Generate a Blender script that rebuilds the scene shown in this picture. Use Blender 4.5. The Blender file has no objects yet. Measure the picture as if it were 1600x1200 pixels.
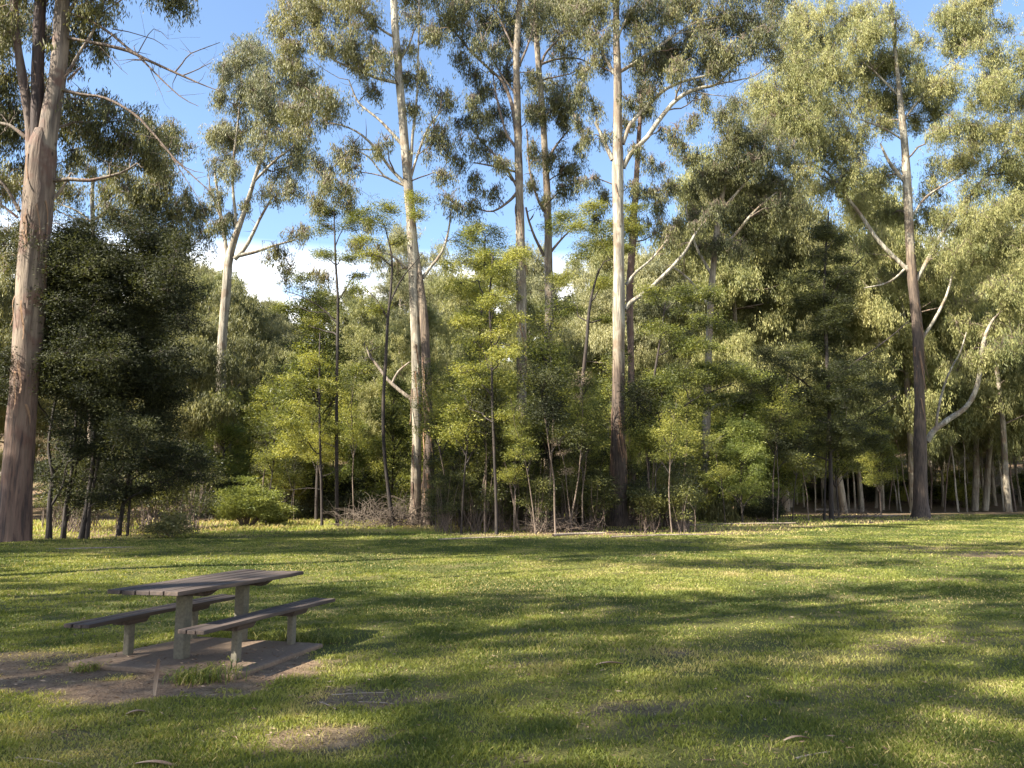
import bpy, math, random
import numpy as np
from mathutils import Vector

sc = bpy.context.scene
COL = sc.collection
# ------------------------------------------------------------------ camera, sky, sun
H = 1.72; F = 1250.0; PITCH = math.atan(175 / 1250)
cam = bpy.data.objects.new('camera', bpy.data.cameras.new('camera'))
COL.objects.link(cam)
cam.location = (0, 0, H); cam.rotation_euler = (math.pi / 2 + PITCH, 0, 0)
cam.data.sensor_width = 36; cam.data.lens = 36 * F / 1600
cam.data.clip_end = 5000; sc.camera = cam
sc.view_settings.view_transform = 'Standard'; sc.view_settings.look = 'None'
sc.view_settings.exposure = 2.05; sc.view_settings.gamma = 1
sc.view_settings.use_curve_mapping = False
sc.cycles.max_bounces = 6; sc.cycles.diffuse_bounces = 2; sc.cycles.transmission_bounces = 3
sc.cycles.glossy_bounces = 1; sc.cycles.transparent_max_bounces = 4
sc.cycles.use_denoising = True

ELEV = math.radians(37); SX, SY = -0.88, -0.47
_n = math.hypot(SX, SY); SX /= _n; SY /= _n
SUN = np.array([SX * math.cos(ELEV), SY * math.cos(ELEV), math.sin(ELEV)])
sl = bpy.data.lights.new('sun', 'SUN'); sl.energy = 5.0; sl.angle = math.radians(0.5)
sl.color = (1, 0.92, 0.78)
so = bpy.data.objects.new('sun', sl); COL.objects.link(so)
so.rotation_euler = Vector(SUN).to_track_quat('Z', 'Y').to_euler()

w = bpy.data.worlds.new('World'); sc.world = w; w.use_nodes = True
nt = w.node_tree; nt.nodes.clear()
def N(nt, t, **k):
    n = nt.nodes.new(t)
    for a, b in k.items(): setattr(n, a, b)
    return n
def ramp(nt, pts, src, interp='LINEAR'):
    r = N(nt, 'ShaderNodeValToRGB'); r.color_ramp.interpolation = interp
    e = r.color_ramp.elements
    while len(e) < len(pts): e.new(0.5)
    for i, (p, c) in enumerate(pts):
        e[i].position = p; e[i].color = (*c, 1) if len(c) == 3 else c
    nt.links.new(src, r.inputs[0]); return r.outputs[0]
def mixc(nt, f, a, b, mode='MIX'):
    m = N(nt, 'ShaderNodeMix', data_type='RGBA', blend_type=mode)
    for s, v in ((m.inputs[0], f), (m.inputs[6], a), (m.inputs[7], b)):
        if hasattr(v, 'links'): nt.links.new(v, s)
        elif isinstance(v, (int, float)): s.default_value = v
        else: s.default_value = (*v, 1)
    return m.outputs[2]
def mth(nt, op, a, b=0.0, c=0.0, clamp=False):
    m = N(nt, 'ShaderNodeMath', operation=op, use_clamp=clamp)
    for s, v in zip(m.inputs, (a, b, c)):
        if hasattr(v, 'links'): nt.links.new(v, s)
        else: s.default_value = v
    return m.outputs[0]
sky = N(nt, 'ShaderNodeTexSky', sky_type='NISHITA', sun_disc=False)
sky.sun_elevation = ELEV; sky.sun_rotation = math.atan2(SX, SY)
sky.air_density = 1.0; sky.dust_density = 0.3; sky.ozone_density = 2.2
tc = N(nt, 'ShaderNodeTexCoord'); sep = N(nt, 'ShaderNodeSeparateXYZ')
nt.links.new(tc.outputs['Generated'], sep.inputs[0])
mp = N(nt, 'ShaderNodeMapping'); mp.inputs['Scale'].default_value = (1, 1, 2.6)
mp.inputs['Location'].default_value = (0.55, 0.1, 0.2)
nt.links.new(tc.outputs['Generated'], mp.inputs[0])
cn = N(nt, 'ShaderNodeTexNoise'); cn.inputs['Scale'].default_value = 3.2
cn.inputs['Detail'].default_value = 7; cn.inputs['Roughness'].default_value = 0.55
nt.links.new(mp.outputs[0], cn.inputs['Vector'])
band = ramp(nt, [(0.0, (1, 1, 1)), (0.255, (0.9, 0.9, 0.9)), (0.30, (0, 0, 0))], sep.outputs[2])
cl = mth(nt, 'MULTIPLY', ramp(nt, [(0.28, (0, 0, 0)), (0.40, (1, 1, 1))], cn.outputs[0]), band)
skyc = mixc(nt, cl, sky.outputs[0], (9.5, 9.4, 9.3))
bg = N(nt, 'ShaderNodeBackground'); bg.inputs[1].default_value = 0.08
wo = N(nt, 'ShaderNodeOutputWorld')
nt.links.new(skyc, bg.inputs[0]); nt.links.new(bg.outputs[0], wo.inputs[0])

# ------------------------------------------------------------------ helpers
R0 = np.random.default_rng(7)
CP, SP = math.cos(PITCH), math.sin(PITCH)
def at(px, py, Y):
    """point of the real place seen at a photo pixel, at ground distance Y from the camera"""
    x = (px - 800) / F; y = -(py - 600) / F
    r = np.array([x, CP - y * SP, SP + y * CP]); return np.array([0, 0, H]) + r * (Y / r[1])
def atg(px, py):
    x = (px - 800) / F; y = -(py - 600) / F
    r = np.array([x, CP - y * SP, SP + y * CP]); return np.array([0, 0, H]) - r * (H / r[2])
def proj(p):
    p = np.asarray(p, float)
    yc = -p[..., 1] * SP + (p[..., 2] - H) * CP; zc = p[..., 1] * CP + (p[..., 2] - H) * SP
    zc = np.where(np.abs(zc) < 1e-3, 1e-3, zc)
    return 800 + F * p[..., 0] / zc, 600 - F * yc / zc
_T = np.random.default_rng(3).random((256, 256))
def vnoise(x, y, s=1.0, o=0):
    x = np.asarray(x, float) / s + 31.7 * o; y = np.asarray(y, float) / s + 17.3 * o
    xi = np.floor(x).astype(int); yi = np.floor(y).astype(int)
    fx = x - xi; fy = y - yi; fx = fx * fx * (3 - 2 * fx); fy = fy * fy * (3 - 2 * fy)
    a = _T[xi & 255, yi & 255]; b = _T[(xi + 1) & 255, yi & 255]
    c = _T[xi & 255, (yi + 1) & 255]; d = _T[(xi + 1) & 255, (yi + 1) & 255]
    return (a * (1 - fx) + b * fx) * (1 - fy) + (c * (1 - fx) + d * fx) * fy
def sstep(a, b, x):
    t = np.clip((np.asarray(x, float) - a) / (b - a), 0, 1); return t * t * (3 - 2 * t)
def ground_z(x, y):
    x = np.asarray(x, float); y = np.asarray(y, float)
    y0 = 60 + 30 * sstep(8, 45, x) + 10 * sstep(-30, -60, x)
    k = sstep(0, 110, y - y0) * (1 - 0.45 * sstep(20, 75, x))
    z = 27 * k + (vnoise(x, y, 3.1, 1) - 0.5) * 0.09 * sstep(2, 14, np.hypot(x + 3.3, y - 9.1)) \
        + (vnoise(x, y, 0.9, 2) - 0.5) * 0.03 * sstep(1.5, 4, np.hypot(x + 3.3, y - 9.1))
    return z + (vnoise(x, y, 14, 3) - 0.5) * 3 * k
def unit(v): return v / np.maximum(np.linalg.norm(v, axis=-1, keepdims=True), 1e-9)

class MB:
    def __init__(s): s.V = []; s.Fc = []; s.M = []; s.A = []; s.S = []; s.n = 0
    def add(s, V, Fc, mat=0, attr=0.5, smooth=False):
        V = np.asarray(V, float).reshape(-1, 3); Fc = np.asarray(Fc, int)
        s.V.append(V); s.Fc.append(Fc + s.n); s.M.append(np.full(len(Fc), mat)); s.S.append(np.full(len(Fc), smooth))
        s.A.append(np.broadcast_to(np.asarray(attr, float), (len(V),)).copy()); s.n += len(V)
    def mesh(s, name, mats):
        V = np.concatenate(s.V); Fc = np.concatenate(s.Fc); k = Fc.shape[1]; nf = len(Fc)
        me = bpy.data.meshes.new(name)
        me.vertices.add(len(V)); me.vertices.foreach_set('co', V.astype(np.float32).ravel())
        me.loops.add(nf * k); me.loops.foreach_set('vertex_index', Fc.astype(np.int32).ravel())
        me.polygons.add(nf)
        me.polygons.foreach_set('loop_start', (np.arange(nf) * k).astype(np.int32))
        me.polygons.foreach_set('loop_total', np.full(nf, k, np.int32))
        me.polygons.foreach_set('material_index', np.concatenate(s.M).astype(np.int32))
        me.polygons.foreach_set('use_smooth', np.concatenate(s.S).astype(bool))
        a = me.attributes.new('tint', 'FLOAT', 'POINT'); a.data.foreach_set('value', np.concatenate(s.A).astype(np.float32))
        for m in mats: me.materials.append(m)
        me.update(calc_edges=True); return me
    def obj(s, name, mats, parent=None, loc=None):
        o = bpy.data.objects.new(name, s.mesh(name, mats)); COL.objects.link(o)
        if parent: o.parent = parent
        if loc is not None: o.location = loc
        return o
def tag(o, label=None, cat=None, group=None, kind=None):
    for k, v in (('label', label), ('category', cat), ('group', group), ('kind', kind)):
        if v: o[k] = v
    return o
def empty(name, loc, rz=0):
    o = bpy.data.objects.new(name, None); COL.objects.link(o)
    o.location = [float(v) for v in loc]; o.rotation_euler = (0, 0, rz); o.empty_display_size = 0.3; return o
def crom(P, step):
    P = np.asarray(P, float)
    if len(P) == 2: P = np.array([P[0], (P[0] + P[1]) / 2, P[1]])
    Q = np.vstack([2 * P[0] - P[1], P, 2 * P[-1] - P[-2]]); out = []
    for i in range(1, len(Q) - 2):
        n = max(2, int(np.linalg.norm(Q[i + 1][:3] - Q[i][:3]) / step))
        t = (np.arange(n) / n)[:, None]
        a, b, c, d = Q[i - 1], Q[i], Q[i + 1], Q[i + 2]
        out.append(0.5 * (2 * b + (c - a) * t + (2 * a - 5 * b + 4 * c - d) * t ** 2 + (3 * b - a - 3 * c + d) * t ** 3))
    out.append(P[-1:]); return np.vstack(out)
def tube(mb, P4, sides=8, mat=0, rough=0.0, furrow=0.0, seed=0, attr=None):
    """P4: (n,4) x,y,z,radius; quads along the path with bark furrows"""
    P4 = np.asarray(P4, float); P = P4[:, :3]; r = np.maximum(P4[:, 3], 0.002); n = len(P)
    T = unit(np.gradient(P, axis=0)); ref = np.array([0, 1.0, 0.01]) if abs(T[0][1]) < 0.9 else np.array([1.0, 0, 0])
    u = np.zeros((n, 3)); p = ref
    for i in range(n):
        p = p - T[i] * np.dot(p, T[i]); p = p / max(np.linalg.norm(p), 1e-9); u[i] = p
    v = np.cross(T, u); th = np.arange(sides) * 2 * math.pi / sides
    rr = np.ones((n, sides))
    if furrow:
        s = np.concatenate([[0], np.cumsum(np.linalg.norm(np.diff(P, axis=0), axis=1))])
        Tg, Sg = np.meshgrid(np.arange(sides), s)
        rr += furrow * (vnoise(Tg * 0.9, Sg * 0.5, 1, seed + 1) - 0.5) * 2 + furrow * 0.8 * (vnoise(Tg * 0.35, Sg * 1.1, 1, seed + 5) - 0.5) * 2
        rr[:, :1] = (rr[:, :1] + rr[:, -1:]) / 2
    V = P[:, None] + (u[:, None] * np.cos(th)[None, :, None] + v[:, None] * np.sin(th)[None, :, None]) * (r[:, None] * rr)[:, :, None]
    i = np.arange(n - 1)[:, None] * sides; j = np.arange(sides)[None]; j2 = (j + 1) % sides
    Fc = np.stack([i + j, i + j2, i + sides + j2, i + sides + j], -1).reshape(-1, 4)
    a = np.repeat(rough if attr is None else attr, sides) if (attr is not None) else rough
    mb.add(V.reshape(-1, 3), Fc, mat, a, True)
def box(mb, c, s, rot=None, mat=0, attr=0.5, taper=None):
    x, y, z = [k / 2 for k in s]
    V = np.array([[-x, -y, -z], [x, -y, -z], [x, y, -z], [-x, y, -z], [-x, -y, z], [x, -y, z], [x, y, z], [-x, y, z]])
    if taper: V[:4, taper[0]] *= taper[1]
    if rot is not None: V = V @ rot.T
    mb.add(V + np.asarray(c), [[0, 3, 2, 1], [4, 5, 6, 7], [0, 1, 5, 4], [1, 2, 6, 5], [2, 3, 7, 6], [3, 0, 4, 7]], mat, attr)
def leaves(mb, rng, C, D, L, W, tint, mat=0):
    """one folded diamond per leaf"""
    n = len(C); D = unit(D); S = unit(np.cross(D, rng.normal(size=(n, 3))))
    L = L[:, None]; W = W[:, None]
    V = np.stack([C, C + D * L * 0.45 + S * W, C + D * L, C + D * L * 0.45 - S * W], 1)
    Fc = np.arange(n * 4).reshape(-1, 4)
    mb.add(V.reshape(-1, 3), Fc, mat, np.repeat(np.clip(tint, 0, 1), 4))
def clump_gum(mb, rng, c, R, dens=1.0, ls=1.0, tint=0.5, twig=True, hang=1.0):
    """drooping sprays: each a short hanging string of narrow leaves"""
    ns = int(40 * dens * R * R / ls) + 6; m = int(22 / ls ** 0.8)
    sp = c + rng.normal(size=(ns, 3)) * [0.50 * R, 0.50 * R, 0.40 * R]
    k = ns * m; base = np.repeat(sp, m, 0); ln = np.repeat(rng.uniform(.35, 1.0, ns), m) * ls ** 0.4 * hang
    sw = np.repeat(rng.normal(0, .16, (ns, 2)), m, 0); t = rng.random(k) ** .8
    off = np.c_[sw[:, 0] * t * ln + rng.normal(0, .11, k) * ls ** .5, sw[:, 1] * t * ln + rng.normal(0, .11, k) * ls ** .5, .2 - t * ln]
    D = rng.normal(size=(k, 3)) * 0.34 + [0, 0, -1]
    st = np.repeat(rng.normal(0, 0.15, ns), m)
    leaves(mb, rng, base + off, D, rng.uniform(0.15, 0.27, k) * ls, rng.uniform(0.013, 0.025, k) * ls, tint + st + rng.normal(0, 0.1, k))
    if twig:
        for q in range(min(ns, 10)):
            e = sp[q] + [0, 0, .2]; mid = (c + e) / 2 + rng.normal(size=3) * 0.15 * R + [0, 0, 0.1 * R]
            tube(mb, np.c_[np.array([c - [0, 0, R * .3], mid, e, e + [sw[q * m, 0] * .5, sw[q * m, 1] * .5, -.45]]), [0.028, 0.018, 0.009, .004]], 3, 1)
def clump_wattle(mb, rng, c, R, dens=1.0, ls=1.0, tint=0.5, twig=True, flat=0.55):
    ns = int(54 * dens * R * R / ls) + 6; m = int(32 / ls ** 0.8)
    a = rng.random(ns) * 2 * math.pi; u = np.sqrt(rng.random(ns)) * R
    sp = c + np.c_[np.cos(a) * u, np.sin(a) * u, rng.normal(0, 0.5 * flat * R, ns) - 0.12 * u]
    k = ns * m; base = np.repeat(sp, m, 0)
    off = rng.normal(size=(k, 3)) * [0.20, 0.20, 0.07] * ls ** 0.5
    D = off * [1, 1, .6] * 3 + rng.normal(size=(k, 3)) * 0.6 + [0, 0, -0.1]
    st = np.repeat(rng.normal(0, 0.2, ns), m)
    leaves(mb, rng, base + off, D, rng.uniform(0.08, 0.16, k) * ls, rng.uniform(0.011, 0.023, k) * ls, tint + st + rng.normal(0, 0.1, k))
    if twig:
        for q in range(min(ns, 6)):
            tube(mb, np.c_[np.array([c, (c + sp[q]) / 2 + [0, 0, .05], sp[q]]), [0.02, 0.012, 0.005]], 3, 1)

# ------------------------------------------------------------------ materials
def mat(name):
    m = bpy.data.materials.new(name); m.use_nodes = True; t = m.node_tree
    return m, t, t.nodes['Principled BSDF']
def bump(t, b, src, st=0.4, dist=0.02):
    n = N(t, 'ShaderNodeBump'); n.inputs['Strength'].default_value = st; n.inputs['Distance'].default_value = dist
    t.links.new(src, n.inputs['Height']); t.links.new(n.outputs[0], b.inputs['Normal'])
def noise(t, scale, detail=4, vec=None, rough=0.55, mapping=None):
    n = N(t, 'ShaderNodeTexNoise'); n.inputs['Scale'].default_value = scale; n.inputs['Detail'].default_value = detail
    n.inputs['Roughness'].default_value = rough
    if vec is None: vec = N(t, 'ShaderNodeTexCoord').outputs['Object']
    if mapping:
        m = N(t, 'ShaderNodeMapping'); m.inputs['Scale'].default_value = mapping; t.links.new(vec, m.inputs[0]); vec = m.outputs[0]
    t.links.new(vec, n.inputs['Vector']); return n.outputs[0]
def attr(t, nm='tint'):
    return N(t, 'ShaderNodeAttribute', attribute_name=nm).outputs['Fac']
def leaf_mat(name, lo, mid, hi, trans=0.35, rough=0.45, vary=0.25):
    m, t, b = mat(name); oi = N(t, 'ShaderNodeObjectInfo')
    a = attr(t); a = mth(t, 'ADD', a, mth(t, 'MULTIPLY', mth(t, 'SUBTRACT', oi.outputs['Random'], 0.5), vary))
    c = ramp(t, [(0.1, lo), (0.5, mid), (0.95, hi)], a)
    t.links.new(c, b.inputs['Base Color']); b.inputs['Roughness'].default_value = rough
    b.inputs['Specular IOR Level'].default_value = 0.35
    tr = N(t, 'ShaderNodeBsdfTranslucent'); t.links.new(mixc(t, 1.0, c, (1.25, 1.2, 0.6), 'MULTIPLY'), tr.inputs[0])
    mx = N(t, 'ShaderNodeMixShader'); mx.inputs[0].default_value = trans
    t.links.new(b.outputs[0], mx.inputs[1]); t.links.new(tr.outputs[0], mx.inputs[2])
    t.links.new(mx.outputs[0], t.nodes['Material Output'].inputs[0]); return m
L_GUM = leaf_mat('gum_leaf', (.05, .058, .024), (.14, .14, .052), (.27, .25, .10), 0.28, 0.55)
L_GUMY = leaf_mat('sunny_gum_leaf', (.07, .085, .03), (.20, .205, .072), (.36, .335, .14), 0.30, 0.55)  # brighter copy of the gum leaf, sunlit look put into its colour
L_GUMG = leaf_mat('grey_gum_leaf', (.08, .09, .05), (.20, .20, .10), (.33, .31, .15), 0.28, 0.55)
L_WAT = leaf_mat('wattle_leaf', (.038, .048, .014), (.14, .16, .034), (.34, .33, .075), 0.42, 0.5)
L_WATD = leaf_mat('dark_shaded_wattle_leaf', (.012, .016, .007), (.03, .036, .013), (.075, .08, .025), 0.3, 0.7)  # dark foliage; the left thicket's shade is also put into this colour
L_WATM = leaf_mat('scrub_leaf', (.024, .03, .011), (.075, .085, .025), (.18, .18, .05), 0.35, 0.5)
L_BRT = leaf_mat('bright_shrub_leaf', (.09, .12, .03), (.18, .21, .05), (.32, .34, .10), 0.45, 0.5)
L_DEAD = leaf_mat('dead_twig', (.09, .065, .045), (.17, .125, .085), (.27, .21, .15), 0.1, 0.8)
def bark(name, pale, grey, tan, dark, band=1.0):
    m, t, b = mat(name)
    st = noise(t, 1.0, 5, mapping=(5, 5, 0.55)); st2 = noise(t, 1.0, 6, mapping=(16, 16, 1.1)); bl = noise(t, 0.9, 3)
    c = mixc(t, ramp(t, [(.42, (0, 0, 0)), (.56, (1, 1, 1))], st), pale, grey)
    c = mixc(t, ramp(t, [(.52, (0, 0, 0)), (.62, (.85, .85, .85))], bl), c, tan)
    c = mixc(t, ramp(t, [(.60, (0, 0, 0)), (.68, (.8, .8, .8))], st2), c, dark)
    c = mixc(t, mth(t, 'MULTIPLY', attr(t), 1.9, clamp=True), c, mixc(t, ramp(t, [(.4, (0, 0, 0)), (.6, (1, 1, 1))], st2), tuple(k * .62 for k in tan), tan))
    vo = N(t, 'ShaderNodeTexVoronoi'); vo.inputs['Scale'].default_value = 1.5; vm = N(t, 'ShaderNodeMapping'); vm.inputs['Scale'].default_value = (1.4, 1.4, .8)
    t.links.new(N(t, 'ShaderNodeTexCoord').outputs['Object'], vm.inputs[0]); t.links.new(vm.outputs[0], vo.inputs['Vector'])
    c = mixc(t, ramp(t, [(.07, (.9, .9, .9)), (.14, (0, 0, 0))], vo.outputs['Distance']), c, dark)
    rg = mth(t, 'ADD', attr(t), mth(t, 'MULTIPLY', mth(t, 'SUBTRACT', st, 0.5), 1.6))
    rc = mixc(t, ramp(t, [(.38, (0, 0, 0)), (.62, (1, 1, 1))], st2), dark, tuple(k * 2.6 for k in dark))
    c = mixc(t, ramp(t, [(.42, (0, 0, 0)), (.58, (1, 1, 1))], rg), c, rc)
    t.links.new(c, b.inputs['Base Color']); b.inputs['Roughness'].default_value = 0.85
    bump(t, b, mth(t, 'ADD', st2, st), 0.8, 0.05); return m
B_PALE = bark('pale_gum_bark', (.36, .325, .25), (.17, .15, .115), (.16, .115, .075), (.04, .028, .02))
B_GREY = bark('peeling_gum_bark', (.22, .175, .13), (.10, .078, .06), (.115, .06, .042), (.024, .015, .012))
B_DARK = bark('dark_stem_bark', (.030, .022, .017), (.02, .015, .012), (.04, .027, .02), (.010, .008, .006))
B_TWIG = bark('branch_bark', (.17, .13, .10), (.11, .085, .065), (.15, .10, .07), (.04, .03, .02))
B_DEADW = bark('dead_wood', (.30, .25, .19), (.19, .155, .12), (.18, .12, .08), (.08, .055, .04))
B_BRUSH = bark('dead_twig_bark', (.12, .095, .07), (.085, .065, .048), (.10, .07, .05), (.03, .022, .016))
B_RIB = bark('shed_bark', (.20, .12, .07), (.12, .07, .045), (.26, .15, .08), (.05, .03, .02))
def wood_mat():
    m, t, b = mat('weathered_timber')
    g = noise(t, 1.0, 6, mapping=(26, 1.4, 26)); g2 = noise(t, 2.2, 4)
    c = ramp(t, [(.30, (.018, .012, .009)), (.5, (.05, .034, .026)), (.72, (.13, .090, .065))], g)
    c = mixc(t, ramp(t, [(.45, (0, 0, 0)), (.7, (.5, .5, .5))], g2), c, (.09, .066, .052))
    c = mixc(t, mth(t, 'MULTIPLY', attr(t), 0.5), c, (.03, .02, .016))
    t.links.new(c, b.inputs['Base Color']); b.inputs['Roughness'].default_value = 0.8; bump(t, b, g, 0.6, 0.004); return m
def conc_mat(name, a, c2, moss):
    m, t, b = mat(name); n1 = noise(t, 3, 6); n2 = noise(t, 40, 4); n3 = noise(t, 1.6, 3)
    c = ramp(t, [(.3, a), (.7, c2)], n1)
    c = mixc(t, ramp(t, [(.45, (0, 0, 0)), (.62, (.75, .75, .75))], n3), c, moss)
    c = mixc(t, 0.35, c, ramp(t, [(.3, tuple(k * .5 for k in a)), (.7, tuple(min(1, k * 1.3) for k in c2))], n2))
    t.links.new(c, b.inputs['Base Color']); b.inputs['Roughness'].default_value = 0.9; bump(t, b, n2, 0.5, 0.006); return m
M_WOOD = wood_mat()
M_POST = conc_mat('mossy_concrete', (.08, .072, .052), (.14, .125, .09), (.06, .068, .042))
M_SLAB = conc_mat('dusty_concrete', (.12, .08, .052), (.20, .14, .092), (.085, .055, .036))
def ground_mat():
    m, t, b = mat('lawn_soil')
    co = N(t, 'ShaderNodeTexCoord').outputs['Object']
    n1 = noise(t, 0.45, 4, co); n2 = noise(t, 7, 6, co); n3 = noise(t, 45, 4, co)
    g = ramp(t, [(.3, (.05, .06, .016)), (.5, (.11, .10, .03)), (.68, (.20, .15, .075))], n1)
    g = mixc(t, 0.55, g, ramp(t, [(.3, (.025, .035, .010)), (.7, (.12, .125, .04))], n3))
    d = ramp(t, [(.3, (.075, .045, .027)), (.5, (.17, .11, .068)), (.7, (.30, .215, .14))], n2)
    d = mixc(t, 0.5, d, ramp(t, [(.35, (.05, .033, .022)), (.65, (.27, .20, .14))], n3))
    c = mixc(t, attr(t), g, d)
    t.links.new(c, b.inputs['Base Color']); b.inputs['Roughness'].default_value = 0.95
    b.inputs['Specular IOR Level'].default_value = 0.1
    bump(t, b, mth(t, 'ADD', n3, n2), 0.8, 0.03); return m
M_GROUND = ground_mat()
M_GRASS = leaf_mat('grass_blade', (.075, .10, .02), (.21, .228, .045), (.40, .32, .15), 0.40, 0.6, 0.0)
M_LONG = leaf_mat('long_grass_blade', (.15, .20, .035), (.30, .33, .07), (.48, .38, .20), 0.40, 0.6, 0.0)
M_LITTER = leaf_mat('dry_litter', (.07, .04, .025), (.17, .11, .07), (.36, .27, .19), 0.05, 0.8, 0.0)

# ------------------------------------------------------------------ ground (one sheet to the horizon)
# worn earth patches: ground ellipses (photo px centre, half sizes, strength)
PATCH = [(60, 1052, 170, 22, .95), (190, 1078, 215, 26, 1), (320, 1048, 210, 22, 1), (450, 1042, 90, 22, .9), (60, 1030, 130, 14, .7),
         (500, 1150, 105, 22, .75), (460, 1165, 90, 20, .5), (560, 1092, 75, 16, .75), (640, 1090, 60, 10, .5), (1010, 1108, 80, 15, .6), (1040, 1135, 40, 10, .45),
         (880, 1035, 60, 10, .45), (1040, 1020, 70, 9, .55), (800, 1040, 50, 7, .4), (1370, 1012, 60, 8, .5), (1470, 1000, 50, 7, .45),
         (1560, 866, 110, 7, .7), (1450, 855, 80, 4, .4), (1330, 905, 60, 4, .5), (1480, 908, 90, 4, .5), (1010, 869, 40, 3, .6), (905, 905, 40, 4, .35),
         (1100, 940, 40, 6, .4), (1400, 1140, 60, 8, .4), (1230, 1170, 50, 7, .4), (800, 1190, 40, 9, .4), (100, 1150, 60, 8, .3), (750, 834, 50, 4, .6), (880, 834, 90, 6, .8), (1010, 832, 80, 6, .8), (1250, 820, 100, 3, .5),
         (900, 1115, 50, 8, .4), (700, 1010, 50, 5, .3), (1150, 880, 90, 4, .4), (1560, 803, 90, 3, .5), (630, 1180, 50, 9, .35), (1190, 1100, 40, 6, .4)]
def dirt(x, y):
    x = np.asarray(x, float); y = np.asarray(y, float)
    px, py = proj(np.stack([x, y, np.zeros_like(x)], -1))
    wob = (vnoise(x, y, .35, 4) - .5) * .8 + (vnoise(x, y, .12, 5) - .5) * .5
    m = np.zeros_like(x)
    for cx, cy, a, b, s in PATCH:
        q = np.hypot((px - cx) / a, (py - cy) / b) + wob
        m = np.maximum(m, s * (1 - sstep(.55, 1.15, q)))
    m = np.where(y < 3, 0, m)
    tl = tree_line(x)
    f = sstep(-1.5, 3, y - tl + (vnoise(x, y, 2.5, 6) - .5) * 5)
    m = np.maximum(m, f * np.clip(.35 + (vnoise(x, y, 2.2, 7)) * .9, 0, 1))
    return m
def tree_line(x):     # where the mown lawn ends
    return np.interp(x, [-80, -25, -15, -10, -4, 4, 12, 20, 30, 45, 60, 90], [30, 31, 33, 38, 37, 34, 36, 48, 58, 75, 88, 95])
ylines = np.concatenate([np.linspace(-90, 1.5, 30), 2.0 * np.exp(np.arange(0, 5.7, 0.0125))])
ylines = np.concatenate([ylines, [900, 1500, 3000]])
u = np.linspace(-1, 1, 431); xlines = np.sinh(u * 6.2) / np.sinh(6.2) * 640
xlines = np.concatenate([[-3000, -1300], xlines, [1300, 3000]])
X, Y = np.meshgrid(xlines, ylines); Z = ground_z(X, Y)
g = MB(); ny, nx = X.shape
i = (np.arange(ny - 1)[:, None] * nx + np.arange(nx - 1)[None]).ravel()
g.add(np.stack([X, Y, Z], -1).reshape(-1, 3), np.stack([i, i + 1, i + nx + 1, i + nx], -1), 0, dirt(X, Y).ravel(), True)
tag(g.obj('ground', [M_GROUND]), kind='structure')

# ------------------------------------------------------------------ picnic table, benches, slab
ax = np.array([.28, .96, 0]); ax /= np.linalg.norm(ax); pxv = np.array([ax[1], -ax[0], 0])
TR = np.stack([pxv, ax, [0, 0, 1]], 1); TC = np.array([-3.31, 9.16, 0]); yaw = -math.atan2(ax[0], ax[1])
rs = np.random.default_rng(11)
def soft(o, w=.006):
    b = o.modifiers.new('bevel', 'BEVEL'); b.width = w; b.segments = 2; b.limit_method = 'ANGLE'; return o
def planks(mb, n, wd, L, z, th, gap=.009, warp=.004):
    tw = n * wd + (n - 1) * gap
    for k in range(n):
        x = -tw / 2 + wd / 2 + k * (wd + gap); l = L + rs.uniform(-.02, .02)
        ys = np.linspace(-l / 2, l / 2, 9); zz = z + rs.uniform(-warp, warp) + warp * np.sin(ys * 2 + k)
        V = []
        for yy, zc in zip(ys, zz):
            V += [[x - wd / 2, yy, zc - th], [x + wd / 2, yy, zc - th], [x + wd / 2, yy, zc], [x - wd / 2, yy, zc]]
        Fc = [[0, 1, 2, 3], [35, 34, 33, 32]]
        for q in range(8):
            for e in range(4): Fc.append([q * 4 + e, q * 4 + 4 + e, q * 4 + 4 + (e + 1) % 4, q * 4 + (e + 1) % 4])
        mb.add(V, np.array(Fc)[:, ::-1], 0, rs.uniform(-.6, 1.6))
def post(parent, x, y, wx, wy, h, name='leg'):
    mb = MB(); box(mb, (0, 0, h / 2 - .1), (wx, wy, h + .2), attr=.5)
    o = mb.obj(name, [M_POST], parent, (x, y, 0)); o.rotation_euler = (rs.uniform(-.008, .008), rs.uniform(-.008, .008), rs.uniform(-.03, .03))
    return soft(o, .012)
def bearer(parent, y, L, z, h=.075, wd=.09, off=0):
    mb = MB(); box(mb, (off, y, z - h / 2), (L, wd, h), taper=(0, .72)); return soft(mb.obj('bearer', [M_WOOD], parent), .004)
t = tag(empty('picnic_table', TC, yaw), 'weathered dark timber picnic table top on two mossy concrete posts, between its two benches', 'picnic table')
mb = MB(); planks(mb, 5, .155, 2.3, .80, .042, .017); soft(mb.obj('tabletop', [M_WOOD], t), .005)
for y in (-.51, .51):
    post(t, 0, y, .122, .122, .685); bearer(t, y, .78, .756, .07, .10)
for sgn, lab in ((1, 'dark slatted timber bench on the near right side of the picnic table'),
                 (-1, 'dark slatted timber bench on the far left side of the picnic table')):
    c = TC + pxv * .665 * sgn
    b = tag(empty('bench', c, yaw), lab, 'bench', 'benches of the picnic table')
    mb = MB(); planks(mb, 3, .09, 2.5, .47, .038, .016); soft(mb.obj('seat', [M_WOOD], b), .005)
    for y in (-.52, .52):
        post(b, 0, y, .075, .085, .37); bearer(b, y, .25, .430, .058, .30)
mb = MB()
q = [(-.98, -1.0), (1.03, -1.06), (1.0, .66), (-.72, .66)]
top = [c + (.045,) for c in q]; bot = [c + (-.15,) for c in q]
mb.add(top + bot, [[0, 1, 2, 3], [0, 4, 5, 1], [1, 5, 6, 2], [2, 6, 7, 3], [3, 7, 4, 0]])
sb = mb.obj('concrete_slab', [M_SLAB]); sb.location = TC; sb.rotation_euler = (0, 0, yaw); soft(sb, .02)
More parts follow.
